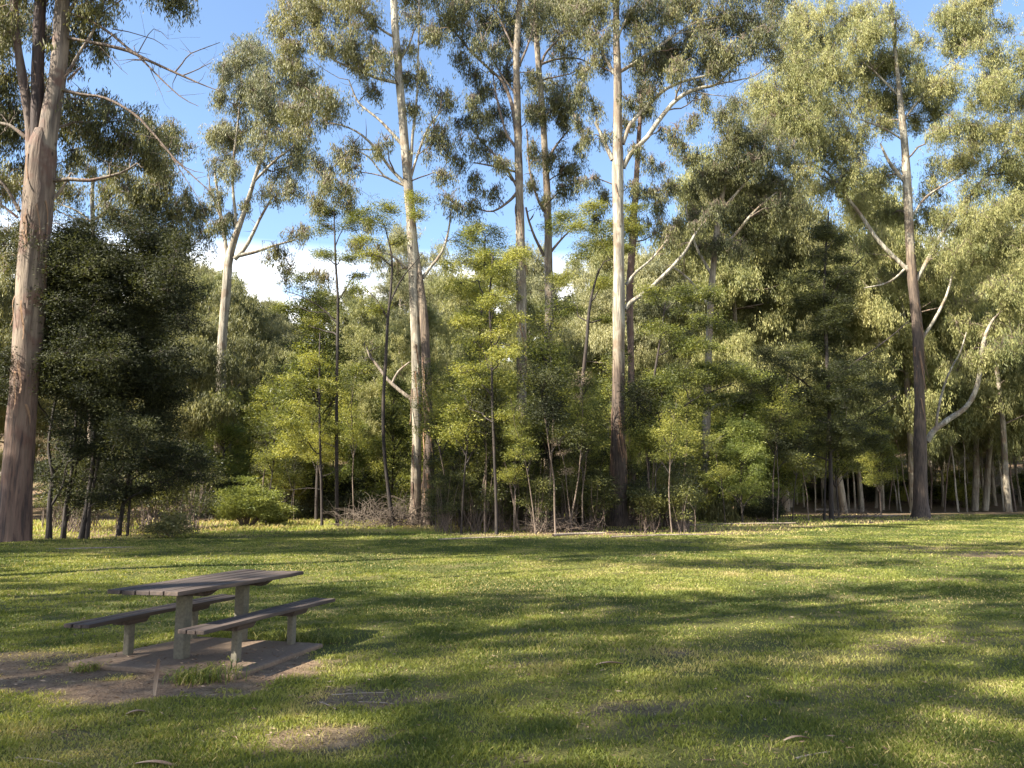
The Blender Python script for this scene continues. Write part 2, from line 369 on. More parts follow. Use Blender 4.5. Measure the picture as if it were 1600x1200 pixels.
tag(sb, 'low dusty brown concrete slab under the picnic table and benches', 'slab')

# ------------------------------------------------------------------ grass and litter
def slab_mask(x, y):
    r = np.stack([x - TC[0], y - TC[1]], -1); p = r @ pxv[:2]; a = r @ ax[:2]
    return (np.abs(p) < 1.0) & (a > -1.03) & (a < .64)
rg = np.random.default_rng(21)
def blades(name, n, ymin, ymax, hfun, keep, label, matl, wk=1.0, tintf=None, pw=1.0):
    y = ymin * (ymax / ymin) ** (rg.random(n) ** pw); x = (rg.random(n) * 2 - 1) * (0.70 * y + 1.5)
    k = keep(x, y); x = x[k]; y = y[k]; n = len(x)
    h = hfun(x, y) * rg.uniform(.5, 1.25, n); wd = (.0016 + .00042 * y) * wk * rg.uniform(.7, 1.4, n)
    a = rg.random(n) * 2 * math.pi; ln = rg.uniform(.25, 1.1, n); la = rg.random(n) * 2 * math.pi
    z = ground_z(x, y) - .004
    b = np.stack([x, y, z], -1); s = np.stack([np.cos(a), np.sin(a), 0 * a], -1) * wd[:, None]
    tip = b + np.stack([np.cos(la) * ln * h, np.sin(la) * ln * h, h], -1)
    mid = b + (tip - b) * .5 + np.stack([0 * a, 0 * a, h * .16], -1)
    V = np.stack([b - s, b + s, mid + s * .85, tip, mid - s * .85], 1)
    t = tintf(x, y)
    mb = MB(); mb.add(V.reshape(-1, 3), np.arange(n * 5).reshape(-1, 5), 0, np.repeat(np.clip(t, 0, 1), 5))
    return tag(mb.obj(name, [matl]), label, 'grass', kind='stuff')
def keep1(x, y):
    d = dirt(x, y); dens = 1 - d * .96
    dens *= np.clip(.25 + 1.1 * vnoise(x, y, .22, 8) - .55 * sstep(.55, .85, vnoise(x, y, 1.1, 21) * .6 + vnoise(x, y, 3.7, 22) * .5), .16, 1)
    dens *= 1 - sstep(.5, .95, d)
    return (rg.random(len(x)) < dens) & ~slab_mask(x, y) & (y < tree_line(x) + 6)
def h1(x, y): return (.013 + .026 * vnoise(x, y, .35, 9) ** 1.8 + .014 * vnoise(x, y, 1.6, 10)) * (1 + .012 * y)
def t1(x, y):
    t = .24 + .75 * (vnoise(x, y, 2.3, 11) - .42) + .5 * (vnoise(x, y, .5, 12) - .5) + .3 * (vnoise(x, y, 6, 23) - .5) + .35 * dirt(x, y) + rg.normal(0, .1, len(x))
    return np.where(rg.random(len(x)) < .025 + .16 * sstep(.5, .9, vnoise(x, y, 1.4, 24)), .85, t)
blades('lawn_grass', 1500000, 3.6, 75, h1, keep1, 'short mown green lawn grass with straw coloured patches', M_GRASS, 1, t1, .95)
def keep2(x, y):
    tl = tree_line(x); q = y - tl
    wild = np.where((x > -16) & (x < -3.5), 1.0, np.where(x < 13, .4, .3))
    return (q > -1.5 + 2.5 * vnoise(x, y, 1.2, 13)) & (q < 22) & (rg.random(len(x)) < wild * (.2 + vnoise(x, y, 1.5, 14)))
blades('long_grass', 170000, 30, 72, lambda x, y: (.10 + .26 * vnoise(x, y, 1.8, 15) * sstep(36, 44, y)) * np.where(x > -3, .55, 1), keep2,
       'unmown long green and straw grass along the edge of the trees', M_LONG, 1.0, lambda x, y: .25 + .75 * vnoise(x, y, 1.6, 16) + rg.normal(0, .15, len(x)))
mb = MB(); n = 26000
y = 4.2 * (60 / 4.2) ** rg.random(n); x = (rg.random(n) * 2 - 1) * (0.68 * y + 1)
k = rg.random(n) < .16 + dirt(x, y) ; x = x[k]; y = y[k]; n = len(x)
C = np.stack([x, y, ground_z(x, y) + .012 + .012 * rg.random(n)], -1); C[:, 2] += np.where(slab_mask(x, y), .045, 0)
a = rg.random(n) * 6.28; D = np.stack([np.cos(a), np.sin(a), rg.normal(0, .12, n)], -1)
leaves(mb, rg, C, D, rg.uniform(.02, .075, n) * (1 + y * .02), rg.uniform(.0018, .005, n) * (1 + y * .04), rg.random(n) ** 1.5)
tag(mb.obj('leaf_litter', [M_LITTER]), 'fallen gum leaves and bark shreds scattered over lawn and bare earth', 'leaf litter', kind='stuff')
def tussock(px, py, h, n, label, group=None, spread=.1):
    c = atg(px, py); mb = MB()
    for k in range(n):
        a = rg.random() * 6.28; l = h * rg.uniform(.6, 1.2); o = rg.uniform(.5, 1.9)
        b = rg.normal(0, spread, 2); d = np.array([math.cos(a), math.sin(a)]); s = np.array([-d[1], d[0], 0]) * .004
        p = [np.array([*(b), 0]), np.array([*(b + d * l * .3 * o), l * .6]), np.array([*(b + d * l * .75 * o), l * .75]), np.array([*(b + d * l * 1.05 * o), l * .5])]
        V = [p[0] - s, p[0] + s, p[1] + s, p[1] - s, p[2] + s * .8, p[2] - s * .8, p[3] + s * .2, p[3] - s * .2]
        mb.add(V, [[0, 1, 2, 3], [3, 2, 4, 5], [5, 4, 6, 7]], 0, float(np.clip(rg.normal(.3, .25), 0, 1)))
    return tag(mb.obj('grass_tussock', [M_GRASS], None, (c[0], c[1], float(ground_z(c[0], c[1])))), label, 'grass tussock', group)
tussock(300, 1066, .15, 170, 'arching green grass tussock at the front edge of the concrete slab', None, .09)
tussock(345, 1062, .17, 90, 'sparse grass tussock right of the big one beside the slab', None, .11)
tussock(135, 1048, .09, 90, 'flat round grass tuft on the bare earth left of the slab', None, .07)
tussock(500, 1003, .12, 200, 'low leafy weed tussock behind the right corner of the slab', None, .16)
tussock(425, 1000, .12, 130, 'dark weedy tussock behind the slab between the bench posts', None, .14)
def stick(px, py, L, ang, r, label, cat='stick', name='fallen_stick', tilt=0.0, matl=B_DEADW, bend=.1, Y=None):
    c = atg(px, py) if Y is None else at(px, py, Y)
    n = 7; s = np.linspace(-.5, .5, n); mb = MB()
    P = np.stack([s * L * math.cos(ang), s * L * math.sin(ang), r * .8 + np.abs(s + .5) * L * tilt], -1)
    P[:, 0] += bend * L * np.sin(s * 3.1) * .5 * math.sin(ang); P[:, 1] += bend * L * np.cos(s * 3.1) * .5
    tube(mb, np.c_[crom(np.c_[P, r * (1 - .5 * (s + .5))], .2)], 7, 0, .1, .12, seed=int(px))
    return tag(mb.obj(name, [matl], None, (c[0], c[1], float(ground_z(c[0], c[1])))), label, cat)
stick(1150, 822, 7, .05, .05, 'long fallen grey branch lying on the lawn edge left of the thin dark wattle', 'log', 'fallen_branch', .02, bend=.2)
stick(1350, 810, 7, .3, .09, 'pale fallen branch lying between the dark wattle and the big dark-based gum', 'log', 'fallen_branch', .02, bend=.08)
stick(1310, 800, 5, -.1, .22, 'thick weathered log heap behind the thin dark wattle', 'log', 'fallen_log', 0, bend=.05)
stick(905, 838, 2.2, .35, .07, 'short grey log on the brown litter before the thin grey gum', 'log', 'fallen_log', .03, bend=.3)
stick(1040, 842, 4.5, -.12, .04, 'thin crooked branch lying on the lawn edge right of the tall cream gum', 'branch', 'fallen_branch', .03, bend=.25)
stick(745, 842, 3, .3, .035, 'grey forked branch lying on the lawn edge right of the twin-trunked gum', 'branch', 'fallen_branch', .03, bend=.2)
stick(512, 1104, .32, 2.3, .008, 'small bent dry stick on the bare patch right of the slab')
stick(560, 1086, .45, .2, .007, 'thin dry stick lying across the bare patch right of the slab')
stick(590, 1100, .35, -.2, .006, 'short thin twig on the bare patch, right of the bent stick')
stick(1270, 1183, .3, .5, .008, 'small pale stick in the grass at bottom right')
stick(150, 858, 2.2, .5, .03, 'pale stick on the grass at the foot of the giant left gum', 'stick')
stick(60, 1190, .4, -.3, .008, 'thin pale stick in the grass at the bottom left corner')
# bark strip standing in the earth in front of the table, curled bark flakes on the lawn
def flake(px, py, L, wd, ang, label, up=0.0):
    c = atg(px, py); mb = MB(); n = 8; s = np.linspace(0, 1, n); V = []
    for q in s:
        w2 = wd * (.35 + .65 * math.sin(math.pi * (q * .8 + .12))) / 2
        d = np.array([math.cos(ang), math.sin(ang), 0]) * math.cos(up); d[2] = math.sin(up)
        o = d * q * L + np.array([0, 0, .012 + .02 * math.sin(q * 3)]); sd = np.array([-math.sin(ang), math.cos(ang), 0]) if up < 1 else np.array([1, .2, 0])
        for e, hh in ((-1, .35), (0, 0), (1, .3)):
            V.append(o + sd * w2 * e + np.array([0, -hh * w2 if up > 1 else 0, hh * w2]))
    V = np.array(V); V2 = V + np.array([0, .003, -.003]); m = n * 3; Fc = []
    for q in range(n - 1):
        for e in range(2):
            a0 = q * 3 + e; Fc.append([a0, a0 + 1, a0 + 4, a0 + 3]); Fc.append([m + a0 + 3, m + a0 + 4, m + a0 + 1, m + a0])
    for q in range(n - 1):
        Fc.append([q * 3, q * 3 + 3, m + q * 3 + 3, m + q * 3]); Fc.append([q * 3 + 2, m + q * 3 + 2, m + q * 3 + 5, q * 3 + 5])
    mb.add(np.vstack([V, V2]), Fc, 0, np.tile(np.repeat(np.linspace(.9, .25, n), 3), 2))
    return tag(mb.obj('bark_strip', [M_LITTER], None, (c[0], c[1], float(ground_z(c[0], c[1])))), label, 'bark strip')
flake(241, 1090, .30, .035, 1.4, 'upright split strip of pale bark standing in the bare earth before the table', 1.45)
flake(195, 1120, .16, .05, .4, 'curled reddish bark flake on the grass below the upright strip')
flake(210, 1197, .30, .05, -.2, 'large tan curled bark flake at the bottom edge left of centre')
flake(1225, 1162, .2, .04, .2, 'pale bark flake on the grass near the bottom right')
flake(930, 1042, .3, .06, .1, 'pale bark flake in the middle of the lawn')

# ------------------------------------------------------------------ trees
class Tree:
    """hero tree traced in the photo at its own distance; crown clumps hang on real limbs"""
    def __init__(s, name, base, D, label, cat, seed, barkm, leafm, group=None):
        s.D = D; s.rng = np.random.default_rng(seed); b = np.array(base, float); b[2] = ground_z(b[0], b[1]) - .05
        s.b = b; s.root = tag(empty(name, b), label, cat, group); s.bark = barkm; s.leaf = leafm
        s.sk = []; s.crown = MB(); s.seed = seed; s.wk = .95 if D < 31 else .80
    def path(s, pts, D=None, jit=0.0, step=.5):
        """pts: (px, py, halfwidth px[, extra depth])"""
        D = D or s.D; out = []
        for p in pts:
            Yd = D + (p[3] if len(p) > 3 else 0); q = at(p[0], p[1], Yd); sc_ = (q[1] * CP + (q[2] - H) * SP) / F / math.sqrt(1 + ((p[0] - 800) / F) ** 2)
            out.append([*(q - s.b), p[2] * sc_ * s.wk])
        P = crom(np.array(out), step)
        if jit: P[1:, :3] += np.cumsum(s.rng.normal(0, jit, (len(P) - 1, 3)), 0) * .3
        return P
    def stem(s, pts, name='trunk', rough=None, sides=18, furrow=.07, D=None, m=None, base=False, step=.4):
        P = s.path(pts, D, 0, step)
        if base:
            s0 = P[0].copy(); s0[2] = -0.25; s0[3] *= 1.12; P = np.vstack([s0, P])
            zz = P[:, 2]; P[:, 3] *= 1 + (.02 if s.D < 31 else .3) * np.exp(-np.maximum(zz, 0) / .5)
        n = len(P); tt = np.linspace(0, 1, n)
        at_ = np.interp(tt, np.linspace(0, 1, len(rough)), rough) if rough else np.zeros(n)
        mb = MB(); tube(mb, P, sides, 0, 0, furrow, s.seed, attr=at_)
        o = mb.obj(name, [m or s.bark], s.root); s.sk.append(P); return o
    def limb(s, pts, name='limb', m=None, rough=0.0, sides=8, D=None, sk=True):
        P = s.path(pts, D, .03, .35); mb = MB(); tube(mb, P, sides, 0, rough, .10, s.seed)
        o = mb.obj(name, [m or s.bark], s.root)
        n = len(P); q0 = max(1, n // 2)
        for _ in range(int(3 + n * .22)):
            i = s.rng.integers(q0, n); p = P[i]; L = s.rng.uniform(.35, 1.3); d = unit(s.rng.normal(size=3) + [0, 0, .35]); e = p[:3] + d * L; r_ = max(.006, min(.03, p[3] * .45))
            tube(s.crown, np.c_[crom(np.array([p[:3], p[:3] + d * L * .5 + s.rng.normal(0, .06, 3), e + [0, 0, -.1 * L]]), .3), np.linspace(r_, .004, len(crom(np.array([p[:3], p[:3], e]), .3)))] if False else np.c_[np.array([p[:3], p[:3] + d * L * .5 + s.rng.normal(0, .06, 3), e]), [r_, r_ * .7, .004]], 4, 1)
        if sk: s.sk.append(P)
        return o
    def clumps(s, lst, spread=2.5, dens=1.0, ls=1.0, tint=.5, fn=clump_gum, sub=True):
        rng = s.rng; items = []
        for c in lst:
            px, py, r = c[:3]; r *= 1.3; dz = c[3] if len(c) > 3 else rng.uniform(-spread, spread)
            q = at(px, py, s.D + dz) - s.b; R = r * np.linalg.norm(q + s.b - [0, 0, H]) / F
            items.append((q, R, c[4] if len(c) > 4 else 1.0))
        sk = np.vstack([p[::2] for p in s.sk])
        d0 = [np.min(np.linalg.norm(sk[:, :3] - q, axis=1)) for q, R, _ in items]
        for i in np.argsort(d0):
            q, R, dd = items[i]
            dv = sk[:, :3] - q; dist = np.linalg.norm(dv, axis=1) + np.where(dv[:, 2] > -.2 * np.linalg.norm(dv[:, :2], axis=1), 3.0, 0)
            k = np.argmin(dist); a = sk[k]; L = np.linalg.norm(a[:3] - q)
            r0 = min(a[3] * .7, .02 + .011 * L + .012 * R) if a[3] > 0 else .03
            m1 = a[:3] * .6 + q * .4 + rng.normal(0, .06 * L, 3) + [0, 0, .06 * L]; m2 = a[:3] * .25 + q * .75 + rng.normal(0, .06 * L, 3) + [0, 0, .08 * L]
            P = crom(np.array([[*a[:3], r0], [*m1, r0 * .8], [*m2, r0 * .6], [*q, r0 * .4]]), .5)
            P[1:-1, :3] += rng.normal(0, .05, (len(P) - 2, 3))
            tube(s.crown, P, 5, 1); sk = np.vstack([sk, P[len(P) // 3:]])
            tn = tint + rng.normal(0, .08)
            if sub:      # break a clump into a few hanging masses with gaps between
                nn = max(3, int(3 + R * 1.8))
                for _ in range(nn):
                    o = unit(rng.normal(size=3)) * R * .85 * rng.random() ** .5 * [1, 1, .8]; r2 = R * rng.uniform(.36, .72)
                    e = q + o; tube(s.crown, np.c_[np.array([q, (q + e) / 2 + rng.normal(0, .1, 3), e]), [r0 * .4, r0 * .3, .01]], 4, 1)
                    fn(s.crown, rng, e, r2, dens * dd * 1.0, ls, tn + rng.normal(0, .1))
            else: fn(s.crown, rng, q, R, dens * dd, ls, tn)
    def ribbons(s, k, lo, hi, n, m, Lm=2.2):
        """long strips of shed bark hanging off stem k between path fractions lo and hi"""
        P = s.sk[k]; rng = s.rng
        for _ in range(n):
            i = int((lo + (hi - lo) * rng.random()) * (len(P) - 1)); p = P[i]; a = rng.uniform(-2.6, .4); L = rng.uniform(.4, 1) * Lm; w = rng.uniform(.02, .06)
            d = np.array([math.cos(a), math.sin(a), 0]); sd = np.array([-d[1], d[0], 0]); V = []; out = rng.uniform(.02, .25); q = 7
            for j in range(q):
                f = j / (q - 1); c = p[:3] + d * (p[3] * 1.03 + .01 + out * f ** 1.5 + .04 * math.sin(f * 7)) - np.array([0, 0, L * f]) + sd * .1 * math.sin(f * 3 + a)
                if c[2] < .05: c[2] = .05
                V += [c - sd * w * (1 - .6 * f), c + sd * w * (1 - .6 * f)]
            mb = MB(); mb.add(V, [[2 * j, 2 * j + 1, 2 * j + 3, 2 * j + 2] for j in range(q - 1)], 0, rng.random() * .8, True)
            mb.obj('bark_ribbon', [m], s.root)
    def finish(s):
        return s.crown.obj('crown', [s.leaf, B_DARK if s.bark is B_DARK else B_TWIG], s.root)

# A: giant at the left edge
A = Tree('gum_tree', atg(25, 848), 30.7, 'giant gum at the left edge, its peeling trunk forking into three stems', 'gum tree', 101, B_GREY, L_GUM)
A.stem([(22, 850, 30), (24, 800, 28), (30, 700, 26), (38, 600, 25), (46, 500, 26), (52, 400, 26), (60, 310, 26), (66, 235, 24), (70, 205, 17)], rough=[.42, .40, .36, .3, .12, .05, .12, .2, .1], sides=40, furrow=.05, base=True, step=.2)
A.stem([(50, 245, 12), (46, 190, 9), (37, 131, 9), (27, 70, 7), (22, 0, 7), (20, -60, 6)], 'stem', rough=[.1, .3, .2, .3], sides=14)
A.stem([(58, 250, 13), (58, 190, 12), (59, 100, 11), (63, 0, 10), (66, -80, 9)], 'stem', rough=[.9, 1, .9, .9], sides=14)
A.stem([(72, 235, 18), (80, 180, 17), (90, 120, 15), (94, 75, 14), (98, 0, 13), (103, -80, 11)], 'stem', rough=[0, .1, 0, .1], sides=18)
for L in ([(96, 140, 4), (125, 148, 3), (165, 155, 2.6), (210, 180, 2.4), (240, 210, 2.1), (277, 255, 1.6), (326, 300, .8)],
          [(100, 58, 3), (150, 68, 3), (200, 80, 3.2), (230, 95, 2.6), (277, 116, 2.2), (310, 130, 1.4), (345, 144, .7)],
          [(105, 20, 3), (130, 28, 2.8), (165, 48, 2.6), (200, 76, 2.4), (214, 86, 2.2), (240, 112, 1.6), (280, 150, 1.1), (311, 166, .5)],
          [(272, 114, 1.6), (285, 100, 1.2), (300, 85, 1), (345, 68, .5)], [(285, 118, 1.2), (310, 108, .9), (330, 97, .5)],
          [(215, 84, 1), (240, 45, .6), (262, 60, .4)], [(175, 45, 1.2), (200, 50, .9), (240, 62, .7), (262, 78, .4)], [(250, 225, 1.2), (290, 262, .8), (320, 270, .4)],
          [(268, 245, 1), (295, 285, .7), (312, 310, .4)], [(105, 125, 2.5), (118, 112, 2), (126, 104, 1.2)],
          [(235, 108, 1), (243, 130, .6), (252, 150, .4)], [(150, 66, 1), (180, 100, .6), (200, 118, .3)]):
    A.limb(L, 'dead_branch', B_TWIG, .3, 7, sk=False)
for L in ([(80, 282, 4.5), (110, 281, 4), (142, 283, 3.4), (187, 272, 2.4), (215, 255, 1.5)], [(40, 215, 4), (15, 195, 3.4), (-20, 190, 3)],
          [(85, 310, 4), (100, 290, 2.6), (110, 270, 2)], [(30, 330, 4), (14, 300, 3), (-6, 275, 2.5), (-20, 240, 2)], [(95, 130, 4), (120, 90, 3), (150, 40, 2), (170, -20, 1.5)],
          [(28, 340, 2.5), (0, 318, 2), (-20, 300, 1.5)], [(97, 40, 4), (140, -30, 3), (200, -60, 2), (260, -40, 1.5)]):
    A.limb(L)
A.clumps([(140, 160, 34, 2), (120, 200, 24, 3), (172, 190, 34, 2), (200, 225, 32, 2), (160, 235, 26, 3), (228, 250, 22, 3, .8), (130, 30, 26), (152, 75, 22, 1, .7), (122, 90, 18), (150, 5, 24),
          (258, -12, 24, 0, .9), (285, -8, 14, 0, .7), (8, 60, 26, 2, .8), (0, 110, 20, 2, .7), (5, 170, 24, 2, .7), (15, 235, 28, 3, .8), (-10, 290, 26, 2), (40, 30, 22, 4, .7), (75, 60, 24, 4, .7), (65, 130, 20, 5, .6), (10, 20, 24, 3, .8),
          (110, 250, 18, 5, .8), (-30, 180, 40), (-60, 100, 50), (30, -40, 40), (100, -60, 40), (-50, 10, 40), (-50, 260, 36), (60, -120, 50), (160, -100, 40), (250, 60, 0.1)][:-1], 2, 1.0, 1.0, .38)
A.ribbons(0, .25, .95, 16, B_RIB, 1.6); A.ribbons(2, .1, .9, 8, B_RIB, 1.6)
A.finish()
# B: pale gum standing beyond the dark grove
Bt = Tree('gum_tree', at(338, 800, 62), 62, 'pale smooth gum with low fork, rising behind the dark left thicket', 'gum tree', 102, B_PALE, L_GUMG)
Bt.stem([(338, 800, 12), (343, 700, 11), (345, 610, 10), (348, 520, 9.5), (354, 450, 9), (357, 410, 8.5), (366, 375, 7), (382, 330, 5), (396, 285, 4), (410, 240, 3), (425, 180, 2.5), (430, 130, 1.5)], rough=[.2, .1, 0, 0], base=True)
for L in ([(357, 405, 6), (352, 380, 4), (345, 340, 3), (338, 290, 2.5), (335, 245, 2)], [(366, 405, 6), (385, 385, 4), (405, 345, 3), (425, 310, 2)], [(370, 400, 5), (395, 395, 3.5), (425, 385, 2.5), (460, 375, 1.5)],
          [(370, 365, 4), (368, 330, 3), (365, 270, 2.6), (372, 200, 2), (378, 120, 1.2)], [(396, 285, 3), (430, 250, 2.4), (465, 220, 1.6), (480, 180, 1)], [(345, 340, 2.5), (330, 300, 1.6), (326, 270, 1)]):
    Bt.limb(L)
Bt.clumps([(395, 75, 26), (425, 95, 30), (370, 95, 22), (352, 115, 18), (400, 125, 28), (345, 150, 16, 0, .8), (372, 155, 24), (415, 160, 28), (335, 205, 16, 0, .9), (358, 215, 24), (385, 205, 26), (340, 250, 18, 0, .9), (362, 262, 18), (455, 130, 26),
           (450, 175, 28), (430, 205, 24), (470, 230, 26), (405, 245, 18, 0, .7), (440, 265, 22), (460, 300, 22, 0, .8), (425, 300, 18, 0, .7), (340, 312, 16, 0, .7), (352, 345, 18, 0, .9), (385, 320, 12, 0, .6), (380, 30, 0.1)][:-1], 2.5, .8, 1.35, .5)
Bt.finish()
# C: twin trunk gum
Ct = Tree('gum_tree', atg(660, 822), 46, 'tall twin-trunked gum, pale left stem and brown ribbon-barked right stem, left of centre', 'gum tree', 103, B_PALE, L_GUM)
Ct.stem([(648, 822, 14), (650, 760, 10.5), (651, 680, 9.5), (651, 600, 9.5), (649, 500, 9.5), (646, 420, 10.5), (641, 330, 9), (636, 270, 9), (632, 220, 8.5), (627, 160, 8), (622, 100, 7.5), (616, 20, 7), (614, -60, 6)], rough=[.55, .25, .0, 0, .12, 0, .1, 0, 0, 0, 0], sides=22, base=True, step=.25)
Ct.stem([(668, 824, 14), (669, 760, 12), (671, 690, 9.5), (667, 600, 9), (664, 520, 8.5, .2), (659, 460, 7, .4), (653, 410, 5, .7), (648, 365, 3.5, .9)], rough=[1, .9, .75, .55, .42, .35], sides=22, base=True, D=45.3, m=B_PALE, furrow=.10, step=.25)
for L in ([(632, 287, 4), (610, 262, 3), (590, 235, 2.8), (565, 210, 2.2), (535, 195, 1.6), (508, 190, 1.2)], [(630, 228, 4), (610, 205, 3), (590, 185, 2.5), (560, 160, 2), (545, 125, 1.2)], [(624, 130, 4), (590, 122, 3), (555, 108, 2.6), (525, 95, 2), (490, 70, 1.2)],
          [(620, 60, 3), (595, 45, 2.2), (560, 20, 1.8), (525, -10, 1.2)], [(660, 435, 4), (675, 415, 3), (690, 395, 2.6), (700, 360, 2), (703, 330, 1.2)], [(640, 270, 3.5), (645, 215, 3), (652, 150, 2.2), (655, 60, 1.8), (656, -20, 1.5)],
          [(636, 300, 3), (650, 250, 2.5), (668, 200, 2), (690, 170, 1.4)], [(588, 234, 1.6), (560, 232, 1.2), (535, 225, .8)], [(640, 420, 3), (620, 405, 2), (600, 395, 1.4), (570, 400, 1)], [(624, 95, 3), (640, 70, 2), (650, 40, 1.4)],
          [(632, 290, 3), (600, 275, 2), (575, 245, 1.6), (545, 235, 1), (520, 260, .8)]):
    Ct.limb(L)
Ct.limb([(645, 625, 4), (625, 610, 3.6), (605, 592, 3.2), (590, 572, 2.8), (577, 556, 2.4), (572, 542, 1.4)], 'dead_branch', B_DEADW, 0)
Ct.limb([(612, 600, 2.4), (622, 580, 2), (640, 565, 1.5)], 'dead_branch', B_DEADW, 0)
Ct.clumps([(440, 35, 22), (465, 20, 26), (500, 30, 28), (530, 20, 26), (550, 50, 24), (470, 60, 20, 0, .8), (505, 65, 22), (540, 80, 20), (580, 30, 18, 0, .7), (585, 75, 20), (600, 95, 18), (560, 105, 16, 0, .7), (445, 70, 14, 0, .7), (450, 92, 20, 0, .9),
           (468, 135, 26), (500, 150, 28), (480, 175, 26), (510, 185, 20, 0, .8), (455, 165, 18, 0, .7), (465, 205, 18, 0, .8), (550, 225, 18), (600, 225, 16), (545, 262, 16, 0, .8), (500, 262, 20), (525, 240, 14, 0, .7), (520, 290, 22), (500, 320, 20, 0, .8), (540, 318, 15, 0, .7),
           (585, 140, 13, 0, .6), (650, 30, 16, 0, .7), (675, 50, 20), (640, 75, 12, 0, .8), (665, 112, 20, 0, .9), (690, 140, 22, 0, .9), (655, 165, 16, 0, .8), (695, 205, 22, 0, .7), (672, 230, 18, 0, .6), (715, 230, 18, 0, .6), (705, 320, 20), (690, 275, 15, 0, .5), (640, 120, 12, 0, .7),
           (432, 395, 20, 6, .5), (465, 352, 20, 5, .5), (545, 385, 18, 5, .5), (592, 400, 18, 4, .5), (500, 425, 20, 6, .5), (455, 425, 18, 6, .6), (575, 350, 14, 3, .5), (620, 420, 14, 3, .6), (560, -20, 30), (480, -30, 30), (640, -30, 30), (590, -60, 40)], 2.5, .85, 1.1, .5)
Ct.ribbons(1, .15, .6, 26, B_RIB); Ct.ribbons(0, .05, .45, 10, B_RIB)
Ct.finish()
# D
Dt = Tree('gum_tree', atg(818, 826), 48, 'slim centre gum, pale with brown side, its base hidden in the thicket', 'gum tree', 104, B_PALE, L_GUM)
Dt.stem([(818, 828, 14), (817, 760, 11), (816, 690, 10), (815, 600, 9.5), (815, 500, 10), (814, 420, 9.5), (812, 320, 8.5), (810, 240, 7.5), (808, 160, 7), (807, 80, 6), (812, 0, 5), (816, -50, 4)], rough=[.8, .5, .25, .1, .25, .3, .35, .2, .3], base=True)
for L in ([(808, 215, 5), (800, 165, 4), (785, 130, 3), (760, 105, 2.6), (735, 80, 2.2), (710, 50, 1.6), (680, 10, 1)], [(812, 300, 3), (795, 270, 2.6), (770, 240, 2), (745, 215, 1.4)], [(809, 235, 3.4), (790, 205, 2.4), (775, 150, 1.8), (768, 100, 1)], [(815, 290, 4), (800, 310, 3), (770, 330, 2), (740, 325, 1.2)],
          [(807, 90, 3), (790, 50, 2), (770, 10, 1.4)], [(808, 110, 3), (825, 70, 2), (835, 30, 1.2)], [(812, 270, 2.5), (780, 262, 2), (740, 255, 1.4)], [(808, 150, 2), (780, 110, 1.6), (755, 60, 1.2), (740, 20, .8)]):
    Dt.limb(L, m=B_TWIG)
Dt.clumps([(705, 15, 24), (735, 10, 26), (760, 35, 26), (790, 20, 24), (800, 60, 22), (770, 75, 20), (735, 55, 20, 0, .9), (790, 110, 22), (745, 110, 18, 0, .7), (718, 90, 16, 0, .7), (765, 140, 20, 0, .9), (735, 155, 18), (775, 180, 20), (745, 195, 18, 0, .7), (785, 215, 18), (755, 235, 20, 0, .8), (780, 262, 16), (740, 280, 18, 0, .7),
           (770, 300, 16, 0, .7), (745, 325, 16, 0, .7), (830, 180, 16, 0, .8), (830, 110, 14, 0, .8), (720, 250, 14, 0, .5), (720, 185, 12, 0, .5), (700, -30, 40), (780, -40, 36), (830, 10, 18)], 2.5, .95, 1.1, .38)
Dt.ribbons(0, .2, .8, 14, B_RIB)
Dt.finish()
# E
Et = Tree('gum_tree', atg(858, 822), 54, 'thinner pale-grey gum just right of the slim centre gum, with speckled brown bark', 'gum tree', 105, B_PALE, L_GUM)
Et.stem([(858, 822, 11), (857, 740, 9), (857, 650, 8.5), (857, 560, 8), (858, 470, 8.5), (857, 400, 8), (856, 330, 7), (852, 250, 6.5), (848, 180, 6), (842, 110, 5.5), (837, 40, 5), (835, -30, 4)], rough=[.5, .3, .2, .15, .25, .35, .2, .3, .4], base=True)
for L in ([(842, 110, 3.4), (855, 80, 2.4), (880, 55, 1.8), (900, 30, 1)], [(852, 255, 3.2), (870, 225, 2.2), (890, 200, 1.4)], [(846, 100, 3), (870, 92, 2.2), (905, 92, 1.6), (935, 108, .8)], [(857, 340, 3.5), (840, 310, 2.6), (828, 270, 2), (822, 200, 1.5)], [(856, 400, 3), (875, 375, 2.2), (895, 355, 1.2)], [(850, 400, 3.2), (830, 355, 2.4), (822, 325, 2)],
          [(838, 60, 2.6), (825, 20, 1.6), (815, -10, 1)]):
    Et.limb(L, m=B_TWIG)
Et.clumps([(845, 20, 22), (875, 15, 24), (895, 45, 22), (865, 60, 20), (830, 45, 16), (880, 85, 16, 0, .8), (850, 135, 20), (875, 140, 22), (895, 160, 20), (860, 170, 20), (885, 190, 14, 0, .8), (835, 165, 14), (840, 235, 16, 0, .9), (870, 245, 20), (895, 265, 20), (880, 290, 18), (905, 235, 12, 0, .6), (835, 285, 14, 0, .7), (850, 310, 12, 0, .7),
           (910, 110, 12, 0, .6), (850, -30, 34), (900, -20, 30), (910, 15, 18)], 2.5, .95, 1.2, .38)
Et.finish()
